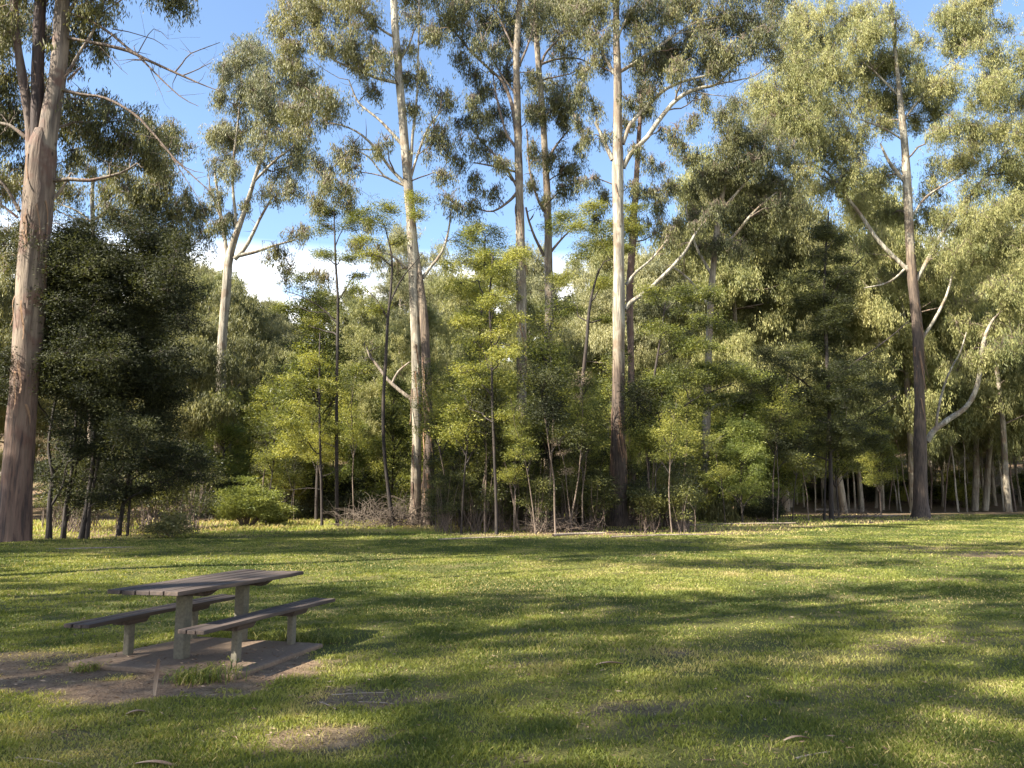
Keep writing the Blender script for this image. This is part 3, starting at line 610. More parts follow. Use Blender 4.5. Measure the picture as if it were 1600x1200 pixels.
# F
Ft = Tree('gum_tree', atg(967, 828), 44.5, 'tall straight gum right of centre, cream trunk above a dark base', 'gum tree', 106, B_PALE, L_GUM)
Ft.stem([(965, 830, 21), (965, 790, 19), (966, 740, 17), (966, 700, 14.5), (966, 650, 13), (966, 600, 12), (967, 500, 12), (967, 420, 11), (966, 330, 10.5), (965, 270, 11), (965, 200, 9), (965, 120, 7.5), (963, 60, 6.5), (963, 0, 6), (962, -60, 5)], rough=[1, 1, .95, .75, .25, 0, 0, 0, 0, .25, .3, .1, .2, 0], sides=26, base=True, step=.25, furrow=.06)
for L in ([(973, 262, 5.5), (985, 240, 5), (1010, 215, 4.6), (1035, 180, 4.2), (1062, 152, 4), (1090, 138, 3.4), (1119, 132, 2.8), (1145, 108, 2), (1175, 90, 1.2)], [(972, 225, 5), (985, 195, 4), (1010, 168, 3.8), (1035, 145, 3.2), (1062, 130, 3), (1100, 120, 2.4), (1137, 108, 2), (1165, 85, 1.6), (1197, 64, 1)],
          [(966, 113, 4), (985, 102, 3.4), (1010, 84, 3), (1035, 66, 2.4), (1055, 52, 2), (1090, 32, 1.5), (1141, 22, 1)], [(960, 115, 3.6), (948, 95, 3), (938, 70, 2.6), (927, 37, 2), (909, 7, 1.4)], [(957, 250, 5), (945, 225, 4), (936, 205, 3.2), (929, 192, 2)], [(976, 482, 5), (988, 470, 4.4), (1010, 454, 4), (1030, 436, 3.4), (1048, 418, 3), (1068, 395, 2.6), (1089, 360, 2), (1111, 334, 1.4)],
          [(1119, 132, 2), (1150, 125, 1.6), (1180, 117, 1.2), (1205, 100, .8)], [(978, 445, 3), (995, 425, 2.6), (1020, 405, 2.2), (1045, 375, 1.6)], [(965, 60, 2.4), (980, 30, 2), (1000, 0, 1.4)], [(1055, 52, 1.6), (1080, 50, 1.2), (1130, 45, .8)], [(1080, 142, 1.4), (1110, 148, 1), (1140, 152, .6)]):
    Ft.limb(L)
Ft.clumps([(905, 20, 16, 0, .8), (930, 12, 20), (945, 45, 18), (920, 60, 14, 0, .8), (915, 100, 14, 0, .8), (940, 95, 14), (905, 140, 12, 0, .6), (930, 165, 13, 0, .6), (985, 30, 22), (1010, 15, 24), (1040, 25, 24), (1070, 10, 24), (995, 65, 22), (1030, 70, 26), (1060, 80, 24), (1000, 100, 18), (1030, 105, 22),
           (1060, 110, 20), (1085, 60, 22), (1095, 95, 22), (1120, 70, 24), (1100, 130, 18, 0, .9), (1145, 45, 24), (1150, 85, 20), (1110, 20, 24), (1180, 20, 26), (1175, 60, 22), (1200, 45, 20), (1125, 105, 14, 0, .8), (1095, 155, 12, 0, .7), (1010, 140, 16, 0, .6), (985, 165, 14, 0, .6), (1045, 205, 16, 0, .7), (1065, 225, 16, 0, .7),
           (1080, 190, 14, 0, .6), (920, 210, 14, 0, .7), (905, 190, 12, 0, .6), (948, 210, 10, 0, .8), (1000, 235, 13, 0, .6), (1025, 255, 14, 0, .6), (920, 280, 14, 0, .6), (990, 290, 12, 0, .6), (1215, 75, 16, 0, .7), (1108, 335, 14, 0, .8), (1085, 350, 10, 0, .7), (1050, 370, 13, 0, .7), (1120, 318, 12, 0, .7), (1040, -20, 36), (960, -30, 30), (1140, -20, 36), (1210, -10, 30), (915, -20, 20)], 2.5, .95, 1.0, .42)
Ft.ribbons(0, .1, .3, 26, B_RIB, 3); Ft.ribbons(0, .55, .7, 6, B_RIB)
Ft.finish()
# F2 darker companion
F2 = Tree('gum_tree', atg(988, 818), 53, 'grey shaded gum close behind the right side of the tall cream gum', 'gum tree', 107, B_GREY, L_GUM)
F2.stem([(988, 818, 8), (987, 700, 7), (986, 560, 6.5), (984, 460, 7), (988, 380, 7), (993, 300, 6), (998, 220, 4.5), (1003, 140, 3)], rough=[.6, .4, .3, .3, .3], base=True, sides=12)
F2.clumps([(1005, 130, 16, 0, .8), (1020, 170, 16, 0, .8), (985, 190, 12, 0, .8), (1010, 300, 18, 0, .8), (1035, 320, 18, 0, .8), (1000, 345, 18), (1050, 290, 16, 0, .7), (945, 310, 14, 0, .6), (1040, 360, 20), (930, 345, 14, 0, .8)], 2, .9, 1.2, .35)
F2.finish()
# G
Gt = Tree('gum_tree', atg(1098, 812), 56, 'pale gum with rust-flecked trunk and drooping dark olive crown, right of the tall cream gum', 'gum tree', 108, B_PALE, L_GUM)
Gt.stem([(1098, 813, 10), (1099, 760, 9), (1102, 700, 8.5), (1104, 640, 8), (1107, 560, 7), (1110, 480, 6.5), (1116, 400, 6), (1124, 330, 5), (1136, 270, 4), (1150, 210, 3)], rough=[.4, .3, .2, .15, .3, .3], base=True)
for L in ([(1104, 705, 5), (1118, 692, 4.4), (1140, 678, 3.6), (1170, 672, 3), (1210, 675, 2)], [(1103, 645, 4), (1125, 632, 3), (1155, 636, 2.4), (1180, 640, 1.6)], [(1116, 400, 4), (1145, 370, 3), (1180, 330, 2.4), (1215, 300, 1.4)], [(1113, 430, 3.4), (1085, 380, 2.4), (1070, 320, 1.8)], [(1124, 330, 3), (1160, 290, 2.4), (1200, 240, 1.6)],
          [(1110, 480, 3.4), (1080, 440, 2.6), (1050, 415, 2)]):
    Gt.limb(L)
Gt.clumps([(1145, 190, 28), (1170, 215, 26), (1130, 225, 24), (1185, 245, 26), (1150, 255, 28), (1110, 265, 24), (1090, 295, 22), (1130, 300, 26), (1165, 300, 28), (1205, 285, 28), (1215, 240, 24), (1195, 200, 20), (1120, 340, 24), (1085, 335, 18, 0, .8), (1160, 345, 24), (1200, 330, 26), (1230, 320, 22), (1060, 350, 18, 0, .8), (1095, 375, 20), (1140, 385, 22), (1185, 375, 22),
           (1075, 250, 14, 0, .6), (1150, 160, 16)], 2.5, 1.1, 1.15, .32)
Gt.finish()
# H
rw_ = np.random.default_rng(8)
Ht = Tree('gum_tree', atg(1438, 808), 65, 'big gum on the right with dark furrowed base and wide golden-green crown', 'gum tree', 109, B_PALE, L_GUMY)
Ht.stem([(1439, 810, 17), (1438, 760, 14), (1438, 700, 13), (1437, 640, 11), (1436, 580, 11), (1434, 520, 11), (1428, 460, 10), (1423, 400, 9.5), (1420, 340, 9), (1417, 280, 8.5), (1413, 220, 7), (1407, 160, 6), (1402, 110, 4), (1395, 40, 3), (1392, -20, 2)], rough=[1, 1, 1, .95, .75, .3, .05, 0, 0, 0, 0], sides=24, base=True)
for L in ([(1448, 690, 7), (1460, 672, 6.5), (1482, 655, 6), (1508, 638, 5.5), (1524, 612, 5), (1532, 575, 4.5), (1538, 530, 4), (1552, 500, 3), (1575, 480, 2)], [(1422, 425, 5), (1395, 400, 4.5), (1370, 372, 4), (1345, 335, 3.4), (1315, 295, 2.8), (1290, 265, 2.2), (1262, 252, 1.5)],
          [(1428, 445, 5), (1450, 405, 4.6), (1475, 360, 4), (1505, 320, 3.6), (1535, 280, 3), (1560, 250, 2)], [(1414, 285, 4), (1400, 268, 3.6), (1388, 252, 3), (1375, 225, 2)], [(1440, 530, 4), (1460, 500, 3.4), (1480, 460, 2.6), (1490, 425, 2)], [(1420, 345, 3), (1445, 310, 2.6), (1475, 290, 2), (1510, 270, 1.4)], [(1410, 190, 2.6), (1440, 150, 2), (1470, 110, 1.4), (1520, 70, 1)],
          [(1405, 150, 2.4), (1375, 120, 1.8), (1340, 90, 1.2)], [(1413, 220, 2.4), (1380, 200, 2), (1330, 180, 1.4)], [(1462, 672, 3), (1468, 630, 2.6), (1480, 590, 2.2), (1500, 550, 1.6), (1510, 520, 1.2)], [(1424, 410, 3), (1390, 440, 2), (1350, 450, 1.4)]):
    Ht.limb(L)
cl_ = [(1195, 130, 24), (1190, 175, 24), (1235, 60, 24), (1260, 30, 26), (1215, 205, 26), (1270, 130, 26), (1300, 20, 24), (1345, 20, 22), (1360, 60, 22), (1310, 240, 24), (1220, 120, 30), (1255, 95, 26), (1215, 160, 28), (1250, 150, 30), (1290, 70, 24), (1325, 60, 24), (1300, 110, 30), (1340, 110, 28), (1375, 90, 26), (1340, 160, 28), (1290, 165, 30), (1245, 200, 30), (1380, 150, 26), (1410, 100, 24), (1435, 130, 26), (1400, 30, 20, 0, .7), (1480, 30, 22), (1510, 20, 26), (1545, 35, 24), (1525, 5, 22),
       (1490, 75, 18), (1535, 70, 20), (1475, 120, 24), (1465, 165, 22), (1480, 205, 22, 0, .8), (1515, 195, 24), (1505, 240, 26), (1475, 260, 20, 0, .8), (1545, 110, 22), (1575, 130, 26), (1545, 155, 20), (1595, 160, 24), (1565, 205, 26), (1595, 215, 24), (1530, 285, 24, 0, .8), (1565, 255, 22), (1595, 270, 24), (1330, 215, 26), (1285, 225, 26), (1325, 265, 24),
       (1370, 195, 20), (1375, 280, 24), (1295, 290, 26), (1340, 320, 26), (1250, 265, 24), (1385, 335, 22), (1460, 300, 20, 0, .8), (1455, 345, 24), (1495, 335, 24), (1540, 335, 26), (1580, 325, 26), (1370, 380, 24), (1480, 390, 24), (1520, 385, 26), (1565, 385, 26), (1595, 370, 24), (1400, 430, 22), (1460, 430, 22), (1345, 400, 22), (1440, 60, 16, 0, .6), (1435, 190, 16), (1630, 200, 40), (1640, 300, 40), (1620, 100, 30)]
cl_ = [c[:3] + ((rw_.uniform(1, 4.5) if 1330 < c[0] < 1475 and c[1] > 90 else rw_.uniform(-4, 4)),) + tuple(c[4:]) for c in cl_]
Ht.clumps(cl_, 4, 1.0, 1.1, .56)
Ht.clumps([(1560, 450, 26), (1590, 480, 26), (1520, 470, 22), (1500, 510, 20), (1550, 510, 24), (1575, 540, 24), (1495, 565, 18), (1530, 555, 18)], 3, .8, 1.4, .6)
Ht.ribbons(0, .2, .5, 18, B_RIB, 3)
Ht.finish()

# ---- dark wattle I and named thin trees
def wattle(name, stems, D, label, cl, leafm=L_WAT, barkm=B_DARK, dens=1.0, ls=1.0, tint=.5, seed=1, flat=.55, group=None, cat='wattle tree', sub=True, spread=1.5, limbs=()):
    p0 = stems[0][0]; T = Tree(name, at(p0[0], p0[1], D), D, label, cat, seed, barkm, leafm, group)
    for q in stems:
        P = [tuple(k) for k in q]; T.stem(P, 'trunk', sides=8, furrow=.08, base=True, step=.5)
    for q in limbs: T.limb(q, m=barkm, sides=6)
    T.clumps(cl, spread, dens, ls, tint, fn=lambda *a, **k: clump_wattle(*a, flat=flat, **k), sub=sub); T.finish(); return T
def cone(cx, ytop, ybot, wtop, wbot, n, r0, r1, rng):
    out = []
    for k in range(n):
        t = rng.random() ** .8; y = ytop + (ybot - ytop) * t; wd = wtop + (wbot - wtop) * t
        out.append((cx + rng.uniform(-1, 1) * wd, y, r0 + (r1 - r0) * t, rng.uniform(-1, 1) * wd * .04))
    return out
rw = np.random.default_rng(55)
wattle('wattle_tree', [[(1299, 812, 5), (1298, 740, 4.5), (1296, 650, 4), (1292, 560, 4), (1288, 470, 3.2), (1290, 400, 2.4), (1295, 330, 1.2)], [(1288, 812, 2.5), (1289, 770, 2), (1291, 720, 1.5), (1294, 660, 1)]], 58,
       'dark conical wattle with thin black trunk standing before the trees on the right', cone(1295, 335, 700, 12, 100, 60, 13, 22, rw), L_WATM, tint=.42, seed=201, ls=1.1, dens=.8,
       limbs=[[(1296, 600, 2.4), (1330, 570, 2), (1380, 535, 1.4), (1420, 500, 1)], [(1297, 700, 2.2), (1340, 660, 1.8), (1400, 620, 1.2)], [(1296, 640, 2.2), (1260, 600, 1.8), (1215, 570, 1)], [(1290, 480, 2), (1320, 430, 1.6), (1350, 400, 1)], [(1298, 720, 2), (1250, 700, 1.5), (1220, 670, 1)]])
wattle('wattle_tree', [[(527, 826, 3.6), (526, 740, 3.4), (526, 640, 3.2), (527, 540, 3), (528, 470, 2.6), (524, 400, 2), (522, 330, 1.2)]], 45, 'tall thin straight black-stemmed wattle on the long grass left of the twin-trunked gum',
       [(520, 330, 14), (500, 350, 14), (545, 350, 14), (505, 395, 15), (548, 400, 14), (540, 300, 12), (470, 440, 18), (495, 470, 18), (450, 480, 16), (560, 430, 12), (480, 510, 18), (515, 290, 10)], seed=202, tint=.45, dens=.7,
       limbs=[[(527, 505, 1.8), (500, 480, 1.4), (465, 462, 1), (440, 455, .6)], [(528, 470, 1.4), (548, 440, 1), (560, 420, .6)], [(526, 700, 1), (505, 690, .8), (480, 692, .5)]])
wattle('wattle_tree', [[(614, 822, 5), (606, 760, 3.6), (600, 700, 3.4), (599, 630, 3.2), (603, 560, 3), (606, 500, 2.8), (611, 450, 2.4), (612, 400, 1.8), (600, 350, 1)]], 43.5, 'slender curving black-stemmed wattle just left of the twin-trunked gum, leaning from its foot',
       [(585, 340, 18), (610, 320, 16), (565, 370, 14), (640, 310, 16), (650, 335, 12), (580, 400, 14), (625, 380, 10), (560, 330, 14), (555, 455, 16), (585, 480, 14)], seed=203, tint=.6, dens=.8,
       limbs=[[(611, 470, 2), (625, 440, 1.6), (640, 420, 1.2), (660, 395, .8)], [(607, 500, 1.6), (590, 470, 1.2), (570, 450, .8)]])
wattle('wattle_tree', [[(503, 824, 2.8), (502, 760, 2.6), (500, 690, 2.4), (499, 600, 2), (500, 520, 1.4)]], 44.5, 'short thin wattle with bare side twigs, left of the tall straight black-stemmed wattle',
       [(470, 690, 20), (500, 700, 20), (450, 660, 18), (515, 670, 14), (440, 700, 16), (480, 640, 18), (460, 600, 16), (510, 600, 14), (490, 560, 16)], seed=204, tint=.65, dens=.9, limbs=[[(502, 765, 1), (480, 763, .8), (455, 765, .5)], [(502, 745, 1), (520, 738, .7), (535, 730, .5)]])
wattle('wattle_tree', [[(776, 838, 3), (775, 780, 2.8), (772, 700, 2.6), (769, 620, 2.4), (768, 540, 2.2), (765, 470, 2), (770, 400, 1.4)]], 36.5, 'slim black-stemmed wattle at the lawn edge left of the slim centre gum',
       [(760, 400, 20), (790, 430, 20), (740, 440, 20), (770, 470, 20), (735, 500, 20), (795, 500, 18), (750, 540, 22), (785, 560, 20), (730, 580, 20), (760, 610, 20), (720, 640, 18), (790, 640, 16), (800, 395, 14), (745, 370, 14)], seed=205, tint=.6, dens=.8)
wattle('wattle_tree', [[(904, 700, 4), (907, 640, 3.6), (911, 590, 3.4), (917, 530, 3.2), (920, 490, 3), (926, 455, 2.4), (936, 420, 1.6)]], 47, 'crooked black-stemmed wattle between thin grey gum and tall cream gum',
       [(940, 370, 24), (905, 350, 20), (880, 340, 18), (925, 330, 18), (960, 345, 18), (900, 390, 18), (985, 320, 16), (1000, 360, 18), (880, 430, 18), (940, 440, 16), (890, 480, 18), (950, 500, 16), (870, 350, 14), (970, 385, 14)], seed=206, tint=.65, dens=.95)
wattle('wattle_tree', [[(1113, 812, 3.6), (1126, 765, 3.2), (1142, 710, 2.8), (1158, 665, 2.4), (1168, 630, 1.8), (1176, 600, 1)]], 55, 'leaning thin dark wattle just right of the rust-flecked gum',
       [(1180, 590, 22), (1150, 575, 22), (1205, 600, 20), (1120, 590, 20), (1190, 560, 18), (1165, 620, 18), (1220, 570, 18)], seed=207, tint=.45, leafm=L_WATD, ls=1.1, limbs=[[(1135, 730, 1.8), (1160, 700, 1.4), (1190, 680, .8)]])
wattle('wattle_tree', [[(1010, 830, 3), (1012, 780, 2.8), (1014, 700, 2.6), (1018, 620, 2.4), (1030, 540, 2), (1040, 470, 1.2)]], 41, 'dark broad-crowned wattle spreading right of the tall cream gum low trunk',
       [(1000, 620, 22), (1030, 600, 26), (1065, 590, 26), (1100, 585, 26), (1140, 575, 24), (1050, 640, 24), (1090, 630, 22), (1130, 620, 20), (1010, 660, 24), (1040, 680, 20), (1060, 540, 24), (1030, 510, 22), (1100, 540, 20), (1060, 470, 22), (1090, 500, 20), (1020, 460, 18), (1110, 460, 20), (1130, 500, 18), (1175, 590, 18), (1060, 700, 16)],
       leafm=L_WAT, tint=.3, seed=208, limbs=[[(1014, 690, 2.4), (1050, 650, 2), (1090, 620, 1.6), (1140, 600, 1)], [(1016, 650, 2), (985, 620, 1.4)]])
# left dark grove
GR = [('forked dark wattle nearest the giant left gum', [[(76, 845, 6), (78, 780, 5), (82, 740, 4), (76, 700, 3.4), (84, 640, 3), (98, 580, 2.6), (105, 520, 2)], [(80, 790, 3), (95, 765, 2.4), (105, 735, 1.8)]], 33, 110, 110),
      ('twin-stemmed dark wattle second from the giant left gum', [[(98, 845, 5), (103, 790, 4.4), (112, 740, 3.6), (118, 680, 3.2), (120, 600, 3), (124, 520, 2.4)], [(104, 790, 3.4), (118, 740, 2.8), (124, 680, 2.4), (128, 640, 2)]], 33.5, 140, 130),
      ('thickest-stemmed dark wattle in the middle of the shaded left thicket', [[(126, 845, 6), (134, 800, 5.4), (143, 740, 4.8), (148, 690, 4.2), (152, 620, 3.6), (165, 560, 3), (175, 480, 2.4), (190, 400, 1.6)], [(140, 790, 4), (150, 740, 3.4), (160, 680, 3), (168, 620, 2.6)]], 33, 190, 180),
      ('leaning dark wattle rightmost in the shaded left thicket', [[(184, 845, 5), (192, 790, 4.4), (203, 740, 4), (215, 690, 3.6), (228, 640, 3), (240, 590, 2.4)], [(205, 750, 2.4), (230, 735, 1.6), (255, 720, 1)]], 34, 240, 260)]
for k, (lab, st, D, cx, cx2) in enumerate(GR):
    cl = []
    for _ in range(38):
        y = 360 + rw.random() * (250 if k < 2 else 320); cl.append((cx + rw.normal(0, 42), y, rw.uniform(18, 30), rw.uniform(-2.5, .8), 1.2))
    for _ in range(10 if k > 1 else 4): cl.append((cx2 + rw.normal(0, 30), rw.uniform(690, 780), rw.uniform(14, 22), rw.uniform(-1, 1.5), 1))
    wattle('wattle_tree', st, D, lab, [c for c in cl if c[0] < 330 - max(0, 430 - c[1]) * .6], L_WATD, tint=.5, seed=210 + k, ls=1.05, dens=.75, flat=.9)

wattle('wattle_tree', [[(742, 836, 3), (745, 760, 2.8), (748, 680, 2.6), (752, 600, 2.6), (750, 520, 2.4), (756, 440, 2), (758, 370, 1.4)]], 47, 'tall leafy wattle with rounded top between twin-trunked gum and slim centre gum',
       [(750, 355, 16), (725, 375, 18), (775, 370, 18), (700, 410, 20), (735, 410, 22), (770, 410, 22), (800, 400, 16), (715, 450, 22), (755, 455, 22), (795, 450, 18), (735, 495, 24), (780, 495, 22), (750, 540, 24), (795, 540, 18), (730, 580, 24), (775, 590, 22), (745, 640, 24), (790, 640, 18), (715, 670, 20), (765, 690, 20)], seed=221, tint=.62, ls=1.05, dens=.85)
LB = Tree('gum_tree', at(140, 800, 47), 47, 'sunlit gum rising behind the shaded left thicket, right of the giant gum', 'gum tree', 222, B_PALE, L_GUM)
LB.stem([(140, 800, 6), (142, 600, 5.5), (145, 450, 5), (145, 350, 4.4), (144, 300, 4), (150, 260, 2)], rough=[.3, .1, 0], sides=12, base=True)
for L in ([(145, 345, 3), (165, 333, 2.6), (190, 328, 2), (230, 335, 1.4)], [(145, 350, 2.6), (120, 330, 2), (95, 320, 1.2)], [(145, 330, 2.6), (180, 300, 2), (230, 290, 1.6), (270, 300, 1)], [(146, 380, 2.6), (220, 385, 2), (290, 385, 1.4), (320, 370, 1)]): LB.limb(L)
LB.clumps([(100, 300, 20), (90, 270, 18), (130, 260, 16), (175, 290, 22), (210, 300, 24), (245, 290, 24), (190, 270, 18), (270, 270, 20), (240, 250, 18), (255, 215, 20), (280, 225, 16), (225, 190, 18), (265, 195, 16), (265, 320, 22), (290, 340, 20), (230, 330, 20), (300, 310, 14), (325, 330, 14), (200, 340, 20), (165, 330, 18), (310, 360, 18), (340, 350, 12), (20, 350, 24), (60, 330, 22), (5, 400, 26), (250, 360, 18), (285, 375, 16)], 2.5, .9, 1.1, .5)
LB.finish()

# ---- generic kinds, copied
def place(proto, x, y, s, rz, label, cat, group, sz=None, zoff=-.05):
    r, kids = proto
    o = r.copy(); COL.objects.link(o)
    for c in kids:
        d = c.copy(); COL.objects.link(d); d.parent = o
    o.location = (x, y, float(ground_z(x, y)) + zoff); o.rotation_euler = (0, 0, rz); o.scale = (s, s, sz or s)
    tag(o, label, cat, group); return o
PR = []
def proto(name, stems, mbc, leafm, barkm, small=False):
    r = empty(name, (0, 0, -500)); kids = []
    mb = MB()
    for P in stems: tube(mb, P, 7 if small else 10, 0, .15, .08, 3)
    kids.append(mb.obj('trunk' if name.endswith('tree') or name == 'sapling' else 'stems', [barkm], r))
    kids.append(mbc.obj('crown' if name.endswith('tree') or name == 'sapling' else 'foliage', [leafm, B_DARK if small else B_TWIG], r))
    PR.append((r, kids)); return (r, kids)
def bg_gum(seed, Hh, leafm, barkm=B_PALE, low=.42, ls=1.6, ncl=26, r=(1.3, 2.2), wide=.26, thin=.012):
    rng = np.random.default_rng(seed); n = 9; t = np.linspace(0, 1, n)
    lean = rng.normal(0, .05, 2) * Hh; wob = np.cumsum(rng.normal(0, .018 * Hh, (n, 2)), 0)
    P = np.c_[t[:, None] * lean + wob * t[:, None], t * Hh, thin * Hh * (1 - t * .85)]; P = crom(P, Hh / 25)
    stems = [P]; mbc = MB(); sk = P.copy(); cs = []
    for _ in range(ncl):
        f = low + (1 - low) * rng.random() ** .8; a = rng.random() * 6.28; prof = math.sin(math.pi * min(1, (f - low) / (1 - low) * .8 + .15))
        rad = wide * Hh * prof * rng.random() ** .5; b = P[int(f * (len(P) - 1)), :3]
        cs.append(np.array([b[0] + rad * math.cos(a), b[1] + rad * math.sin(a), f * Hh]))
    for c in sorted(cs, key=lambda c: np.min(np.linalg.norm(P[:, :3] - c, axis=1))):
        dv = sk[:, :3] - c; dist = np.linalg.norm(dv, axis=1) + np.where(dv[:, 2] > -.3, 4, 0); a = sk[np.argmin(dist)]
        r0 = min(a[3] * .7, .1); Q = crom(np.array([[*a[:3], r0], [*((a[:3] + c) / 2 + rng.normal(0, .2, 3)), r0 * .7], [*c, r0 * .4]]), .8)
        tube(mbc, Q, 4, 1); sk = np.vstack([sk, Q[1:]])
        tn = .5 + rng.normal(0, .12)
        for _ in range(3):
            R = rng.uniform(*r) * .62; clump_gum(mbc, rng, c + rng.normal(0, R * .75, 3), R, 1.15, ls, tn + rng.normal(0, .08), False)
    return proto('gum_tree', stems, mbc, leafm, barkm)
def bg_wattle(seed, Hh, leafm, ls=1.5, ncl=30, low=.2, wide=.22, name='wattle_tree', dens=.85, barkm=B_DARK, thin=.009, r=(.5, .95)):
    rng = np.random.default_rng(seed); n = 7; t = np.linspace(0, 1, n)
    wob = np.cumsum(rng.normal(0, .02 * Hh, (n, 2)), 0)
    P = crom(np.c_[wob * t[:, None], t * Hh, thin * Hh * (1 - t * .85)], Hh / 18); mbc = MB()
    for _ in range(ncl):
        f = low + (1 - low) * rng.random() ** .9; a = rng.random() * 6.28
        rad = wide * Hh * (1 - .75 * (f - low) / (1 - low)) * rng.random() ** .5; b = P[int(f * (len(P) - 1))]
        c = np.array([b[0] + rad * math.cos(a), b[1] + rad * math.sin(a), f * Hh + rad * .25])
        s0 = P[max(0, int((f - .08) * (len(P) - 1)))]
        tube(mbc, np.array([[*s0[:3], .035], [*((s0[:3] + c) / 2 + [0, 0, .1]), .025], [*c, .012]]), 4, 1)
        for _ in range(3):
            e = c + rng.normal(0, .5, 3) * [1, 1, .4]; tube(mbc, np.array([[*((s0[:3] + c) / 2), .014], [*((c + e) / 2), .01], [*e, .005]]), 3, 1)
        clump_wattle(mbc, rng, c, rng.uniform(*r), dens, ls, .5 + rng.normal(0, .18), False, .8)
    return proto(name, [P], mbc, leafm, barkm, True)
def bg_shrub(seed, Hh, leafm, ls=1.1, ncl=12, wide=.55, name='shrub', dens=1.0, fn=clump_wattle, cs=(.2, .32)):
    rng = np.random.default_rng(seed); mbc = MB(); stems = []
    for _ in range(ncl):
        a = rng.random() * 6.28; rad = wide * Hh * rng.random() ** .5; z = Hh * (.25 + .7 * rng.random() * (1 - .5 * rad / (wide * Hh)))
        c = np.array([rad * math.cos(a), rad * math.sin(a), z]); b = np.array([c[0] * .15, c[1] * .15, 0])
        stems.append(crom(np.array([[*b, .025], [*((b + c) / 2 + rng.normal(0, .08, 3)), .016], [*c, .006]]), .3))
        fn(mbc, rng, c, Hh * rng.uniform(*cs), dens * 1.7, ls, .5 + rng.normal(0, .15), False)
    return proto(name, stems, mbc, leafm, B_TWIG, True)
def bg_scrub(seed, Hh, name='shrub'):
    rng = np.random.default_rng(seed); mbc = MB(); stems = []
    for _ in range(15):
        a = rng.random() * 6.28; z = Hh * rng.uniform(.35, 1); r = rng.uniform(.15, .42) * Hh * .6; b = np.array([rng.normal(0, .25), rng.normal(0, .25), 0])
        c = np.array([r * math.cos(a), r * math.sin(a), z]); stems.append(crom(np.array([[*b, .022], [*((b + c) / 2 + rng.normal(0, .15, 3)), .015], [*c, .005]]), .3))
        for f in rng.uniform(.3, 1, 3):
            P = b + (c - b) * f + rng.normal(0, .15, 3); q = P + rng.normal(0, .35, 3)
            tube(mbc, np.array([[*P, .009], [*((P + q) / 2 + rng.normal(0, .05, 3)), .006], [*q, .003]]), 3, 1)
        if rng.random() < .8:
            clump_wattle(mbc, rng, c + [0, 0, -.1], rng.uniform(.28, .5), .85, 1.05, .45 + rng.normal(0, .2), False, 1.0)
    return proto(name, stems, mbc, L_WATM, B_TWIG, True)
gumP = [bg_gum(301, 24, L_GUMY), bg_gum(302, 21, L_GUM), bg_gum(303, 26, L_GUMG, low=.5), bg_gum(304, 19, L_GUMY, low=.35), bg_gum(305, 17, L_GUM, low=.25, wide=.3)]
tallP = [bg_gum(306, 30, L_GUMY, low=.22, ncl=60, r=(1.6, 2.6), wide=.22), bg_gum(307, 28, L_GUM, low=.2, ncl=56, r=(1.6, 2.6), wide=.24), bg_gum(308, 32, L_GUMY, B_PALE, .25, ncl=60, r=(1.6, 2.6), wide=.2)]
watP = [bg_wattle(311, 9, L_WAT, ncl=42), bg_wattle(312, 11, L_WAT, ncl=46, low=.3), bg_wattle(313, 7, L_WAT, ncl=38, low=.1, wide=.3), bg_wattle(314, 12, L_WATD, ncl=44, low=.3), bg_wattle(315, 8, L_BRT, ncl=38, low=.15, wide=.3)]
sapP = [bg_wattle(321, 8, L_WAT, 1.1, 9, .45, .14, 'sapling', .8, B_DARK, .0065, (.5, .8)), bg_wattle(322, 7, L_WATD, 1.1, 8, .5, .14, 'sapling', .8, B_TWIG, .0065, (.5, .8)),
        bg_wattle(323, 10, L_WAT, 1.1, 10, .55, .12, 'sapling', .8, B_TWIG, .0055, (.5, .8)), bg_wattle(324, 9, L_GUM, 1.3, 8, .6, .12, 'sapling', .7, B_PALE, .0065, (.5, .8))]
barP = bg_wattle(325, 7, L_DEAD, 1.0, 3, .6, .1, 'sapling', .3, B_TWIG, .006, (.3, .4))
poleP = [bg_gum(331, 16, L_GUM, B_PALE, .62, 1.7, 9, (.8, 1.3), .14, .0075), bg_gum(332, 18, L_GUMY, B_PALE, .6, 1.7, 9, (.8, 1.3), .14, .0075), bg_gum(333, 15, L_GUM, B_GREY, .55, 1.7, 9, (.8, 1.3), .16, .0075)]
scrP = [bg_scrub(361, 3.0), bg_scrub(362, 3.8), bg_scrub(363, 2.4), bg_scrub(364, 4.4)]
shrP = [bg_shrub(341, 1.8, L_WATD), bg_shrub(342, 1.4, L_WAT), bg_shrub(343, 2.4, L_WATD), bg_shrub(344, 1.1, L_GUM, fn=clump_gum), bg_shrub(345, 2.0, L_WAT)]
deadP = [bg_shrub(351, 1.6, L_DEAD, dens=.5, wide=.8)]

rp = np.random.default_rng(77); PLACED = []
def px_of(x, y): return float(proj(np.array([x, y, 1.0]))[0])
def scatter(protos, n, xr, yr, smin, smax, cat, group, lab, mind=2.0, ok=None, seedpts=None, tries=40, low=None):
    pts = seedpts if seedpts is not None else []; out = []
    for _ in range(n * tries):
        if len(out) >= n: break
        D = rp.uniform(*yr); px = rp.uniform(*xr); x = (px - 800) / F * D * 1.0
        if ok is not None and not ok(px, D, x): continue
        if any((x - a) ** 2 + (D - b) ** 2 < mind * mind for a, b in pts): continue
        pts.append((x, D)); pr = protos[rp.integers(len(protos))]; s = rp.uniform(smin, smax) * (.78 if low and low[0] < px < low[1] else 1)
        o = place(pr, x, D, s, rp.random() * 6.28, lab, cat, group, s * rp.uniform(.9, 1.12)); out.append((px, o))
    return out
HERO = [(float(t_.b[0]), float(t_.b[1])) for t_ in (A, Bt, Ct, Dt, Et, Ft, F2, Gt, Ht)]
